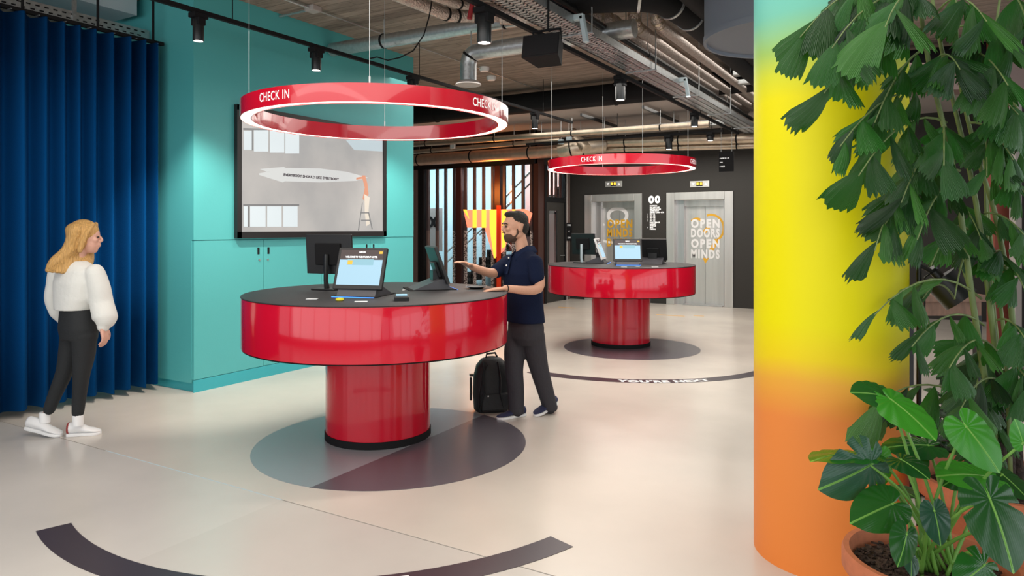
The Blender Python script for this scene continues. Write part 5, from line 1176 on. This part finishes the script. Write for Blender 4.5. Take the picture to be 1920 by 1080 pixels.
# monstera
def monst(seed, splits=0, fold=.12, W=.43):
    rnd = random.Random(seed); n = 72; rg = 5; vs = [Vector((0, 0, 0))]; uv = [(.5, 0)]; fs = []
    for i in range(n):
        a = 2 * PI * i / n; th = a if a <= PI else a - 2 * PI; q = abs(th)      # 0 = towards the tip
        keys = [(0, 1.0), (.12, .93), (.35, .80), (.7, .62), (1.1, .50), (1.57, W), (2.1, .42), (2.6, .40), (2.9, .30), (PI, .05)]
        for k in range(len(keys) - 1):
            if keys[k][0] <= q <= keys[k + 1][0]:
                u = (q - keys[k][0]) / (keys[k + 1][0] - keys[k][0]); r = keys[k][1] * (1 - u) + keys[k + 1][1] * u; break
        if splits and .45 < q < 2.3:
            ph = (q - .45) / (1.85 / splits); fr = ph - int(ph)
            if fr > .80: r *= .58
        for k in range(1, rg + 1):
            rr = r * k / rg; x = rr * math.sin(th); y = rr * math.cos(th)
            z = -fold * (x * x) * 3.0 - .16 * max(y, 0) ** 2 + .012 * math.sin(q * 14) * (k / rg) + .25 * abs(x) * fold
            vs.append(Vector((x, y, z))); uv.append((.5 + x, .3 + y * .6))
    for i in range(n):
        j = (i + 1) % n; fs.append([0, 1 + i * rg, 1 + j * rg])
        for k in range(rg - 1): fs.append([1 + i * rg + k, 1 + i * rg + k + 1, 1 + j * rg + k + 1, 1 + j * rg + k])
    me = bpy.data.meshes.new('leaf'); me.from_pydata([tuple(v) for v in vs], [], fs); ul = me.uv_layers.new(name='UVMap')
    for p in me.polygons:
        for li in p.loop_indices: ul.data[li].uv = uv[me.loops[li].vertex_index]
    me.shade_smooth(); return me
mc = atd(1745, 1040, 2.45); mc.z = 0
mp_ = pot('plant_pot', 'terracotta pot in the right foreground holding the monstera', mc, .275, .46); soil(mc, .275, .46, mp_)
mon = thing('monstera', 'young monstera with glossy heart shaped leaves in the right foreground', 'plant', mc)
# base px, tip px, depth base, depth tip, facing (1 towards the eye, 0 up, -: underside), material, splits
ML = [((1612, 850, 2.5), (1528, 846, 2.42), -.18, 'monst', 0), ((1632, 872, 2.42), (1553, 918, 2.36), .95, 'monstd', 3), ((1650, 858, 2.5), (1658, 912, 2.5), .8, 'monstb', 0), ((1690, 862, 2.4), (1738, 888, 2.30), .45, 'monst', 0),
      ((1672, 945, 2.35), (1606, 974, 2.30), .5, 'monst', 0), ((1700, 1002, 2.25), (1690, 1058, 2.20), .9, 'monst', 0), ((1752, 958, 2.25), (1768, 1020, 2.22), .9, 'monstd', 0), ((1856, 935, 2.1), (1908, 1062, 2.0), .85, 'monst', 2),
      ((1812, 800, 2.35), (1876, 878, 2.28), .75, 'monstb', 0), ((1668, 745, 2.5), (1608, 728, 2.45), .35, 'monst', 0), ((1672, 750, 2.45), (1752, 808, 2.3), .25, 'monstb', 0), ((1845, 1060, 2.1), (1800, 1100, 2.05), .7, 'monst', 2),
      ((1850, 893, 2.4), (1770, 880, 2.35), .2, 'monstb', 0), ((1800, 890, 2.5), (1775, 906, 2.45), .5, 'monst', 0), ((1918, 830, 2.3), (1908, 790, 2.3), .8, 'monstb', 0), ((1675, 915, 2.6), (1715, 925, 2.5), .4, 'monstd', 0),
      ((1708, 1045, 2.3), (1712, 1076, 2.25), .8, 'monstd', 0), ((1880, 890, 2.5), (1930, 930, 2.4), .5, 'monst', 0), ((1700, 840, 2.6), (1735, 870, 2.5), .3, 'monst', 0), ((1740, 835, 2.6), (1660, 830, 2.6), .15, 'monst', 0), ((1905, 1000, 2.2), (1945, 1010, 2.15), .5, 'monstd', 0)]
for i, (b, tp, fc, m, spn) in enumerate(ML):
    B = atd(*b); T = atd(*tp); L = (T - B).length
    me = monst(i, spn, .10 + .05 * (i % 3), .52 if spn == 3 else .43 if fc > .3 else .36); me.materials.append(M[m])
    o = bpy.data.objects.new('leaf', me); COL.objects.link(o)
    place(o, frame_mat(B, T - B, Vector((0, 0, 1)) * (1 - fc) - fwd * (fc + .1), L / .92), mon)
    s0 = mc + Vector((0, 0, .41)) + cr * random.uniform(-.05, .08) + fwd * random.uniform(-.05, .05)
    md = s0.lerp(B, .55) + Vector((0, 0, .05)); MB().limb([s0, md, B], [.007, .0055, .004], 8).build('petiole', 'petiole', mon, smooth=180)
    # midrib
    if L > .1:
        fr_ = frame_mat(B, T - B, Vector((0, 0, 1)) * (1 - fc) - fwd * (fc + .1), L / .92); MB().tube([fr_ @ Vector((0, y, -.16 * y * y + .006)) for y in (0, .25, .5, .75, .93)], [.0022, .0018, .0015, .001, .0006], 6).build('midrib', 'petiole', mon, smooth=180)
# dark small-leaved shrub behind
dsc = atd(1742, 900, 4.3); dsc.z = 0
dp = thing('dark_shrub', 'dark small leaved shrub on the floor behind the monstera and the lamp pole', 'plant', dsc)
MB().lathe([(.12, 0), (.15, .02), (.17, .26), (.15, .26), (.14, .2), (.01, .2)], dsc, 40).build('pot_shell', 'blackmatte', dp, smooth=45)
ov = bpy.data.meshes.new('small_leaf'); q = [(0, 0, 0), (.22, .25, .03), (.26, .5, .03), (.15, .8, 0), (0, 1.05, -.06), (-.15, .8, 0), (-.26, .5, .03), (-.22, .25, .03), (0, .3, -.01), (0, .6, -.02)]
ov.from_pydata(q, [], [[0, 1, 8], [1, 2, 9, 8], [2, 3, 9], [3, 4, 9], [4, 5, 9], [5, 6, 9], [6, 7, 8, 9], [7, 0, 8]]); ov.uv_layers.new(name='UVMap'); ov.materials.append(M['darkleaf']); ov.shade_smooth()
for k in range(11):
    a = dsc + Vector((0, 0, .22)); b = atd(random.uniform(1708, 1800), random.uniform(705, 850), 4.3 + random.uniform(-.2, .2)); md = a.lerp(b, .5) + Vector((0, 0, .06))
    MB().limb([a, md, b], [.007, .005, .003], 6).build('twig', 'trunk', dp, smooth=180)
    for j in range(9):
        u = .35 + .65 * j / 8; c = (a.lerp(md, u * 2) if u < .5 else md.lerp(b, u * 2 - 1)); o = bpy.data.objects.new('small_leaf', ov); COL.objects.link(o)
        al = Vector((random.uniform(-1, 1), random.uniform(-1, 1), random.uniform(-.7, .4))); place(o, frame_mat(c, al, Vector((0, 0, 1)) - fwd * random.uniform(0, 1.5) + al * .1, random.uniform(.07, .12)), dp)
print('leaflets', nleaf, 'script end')
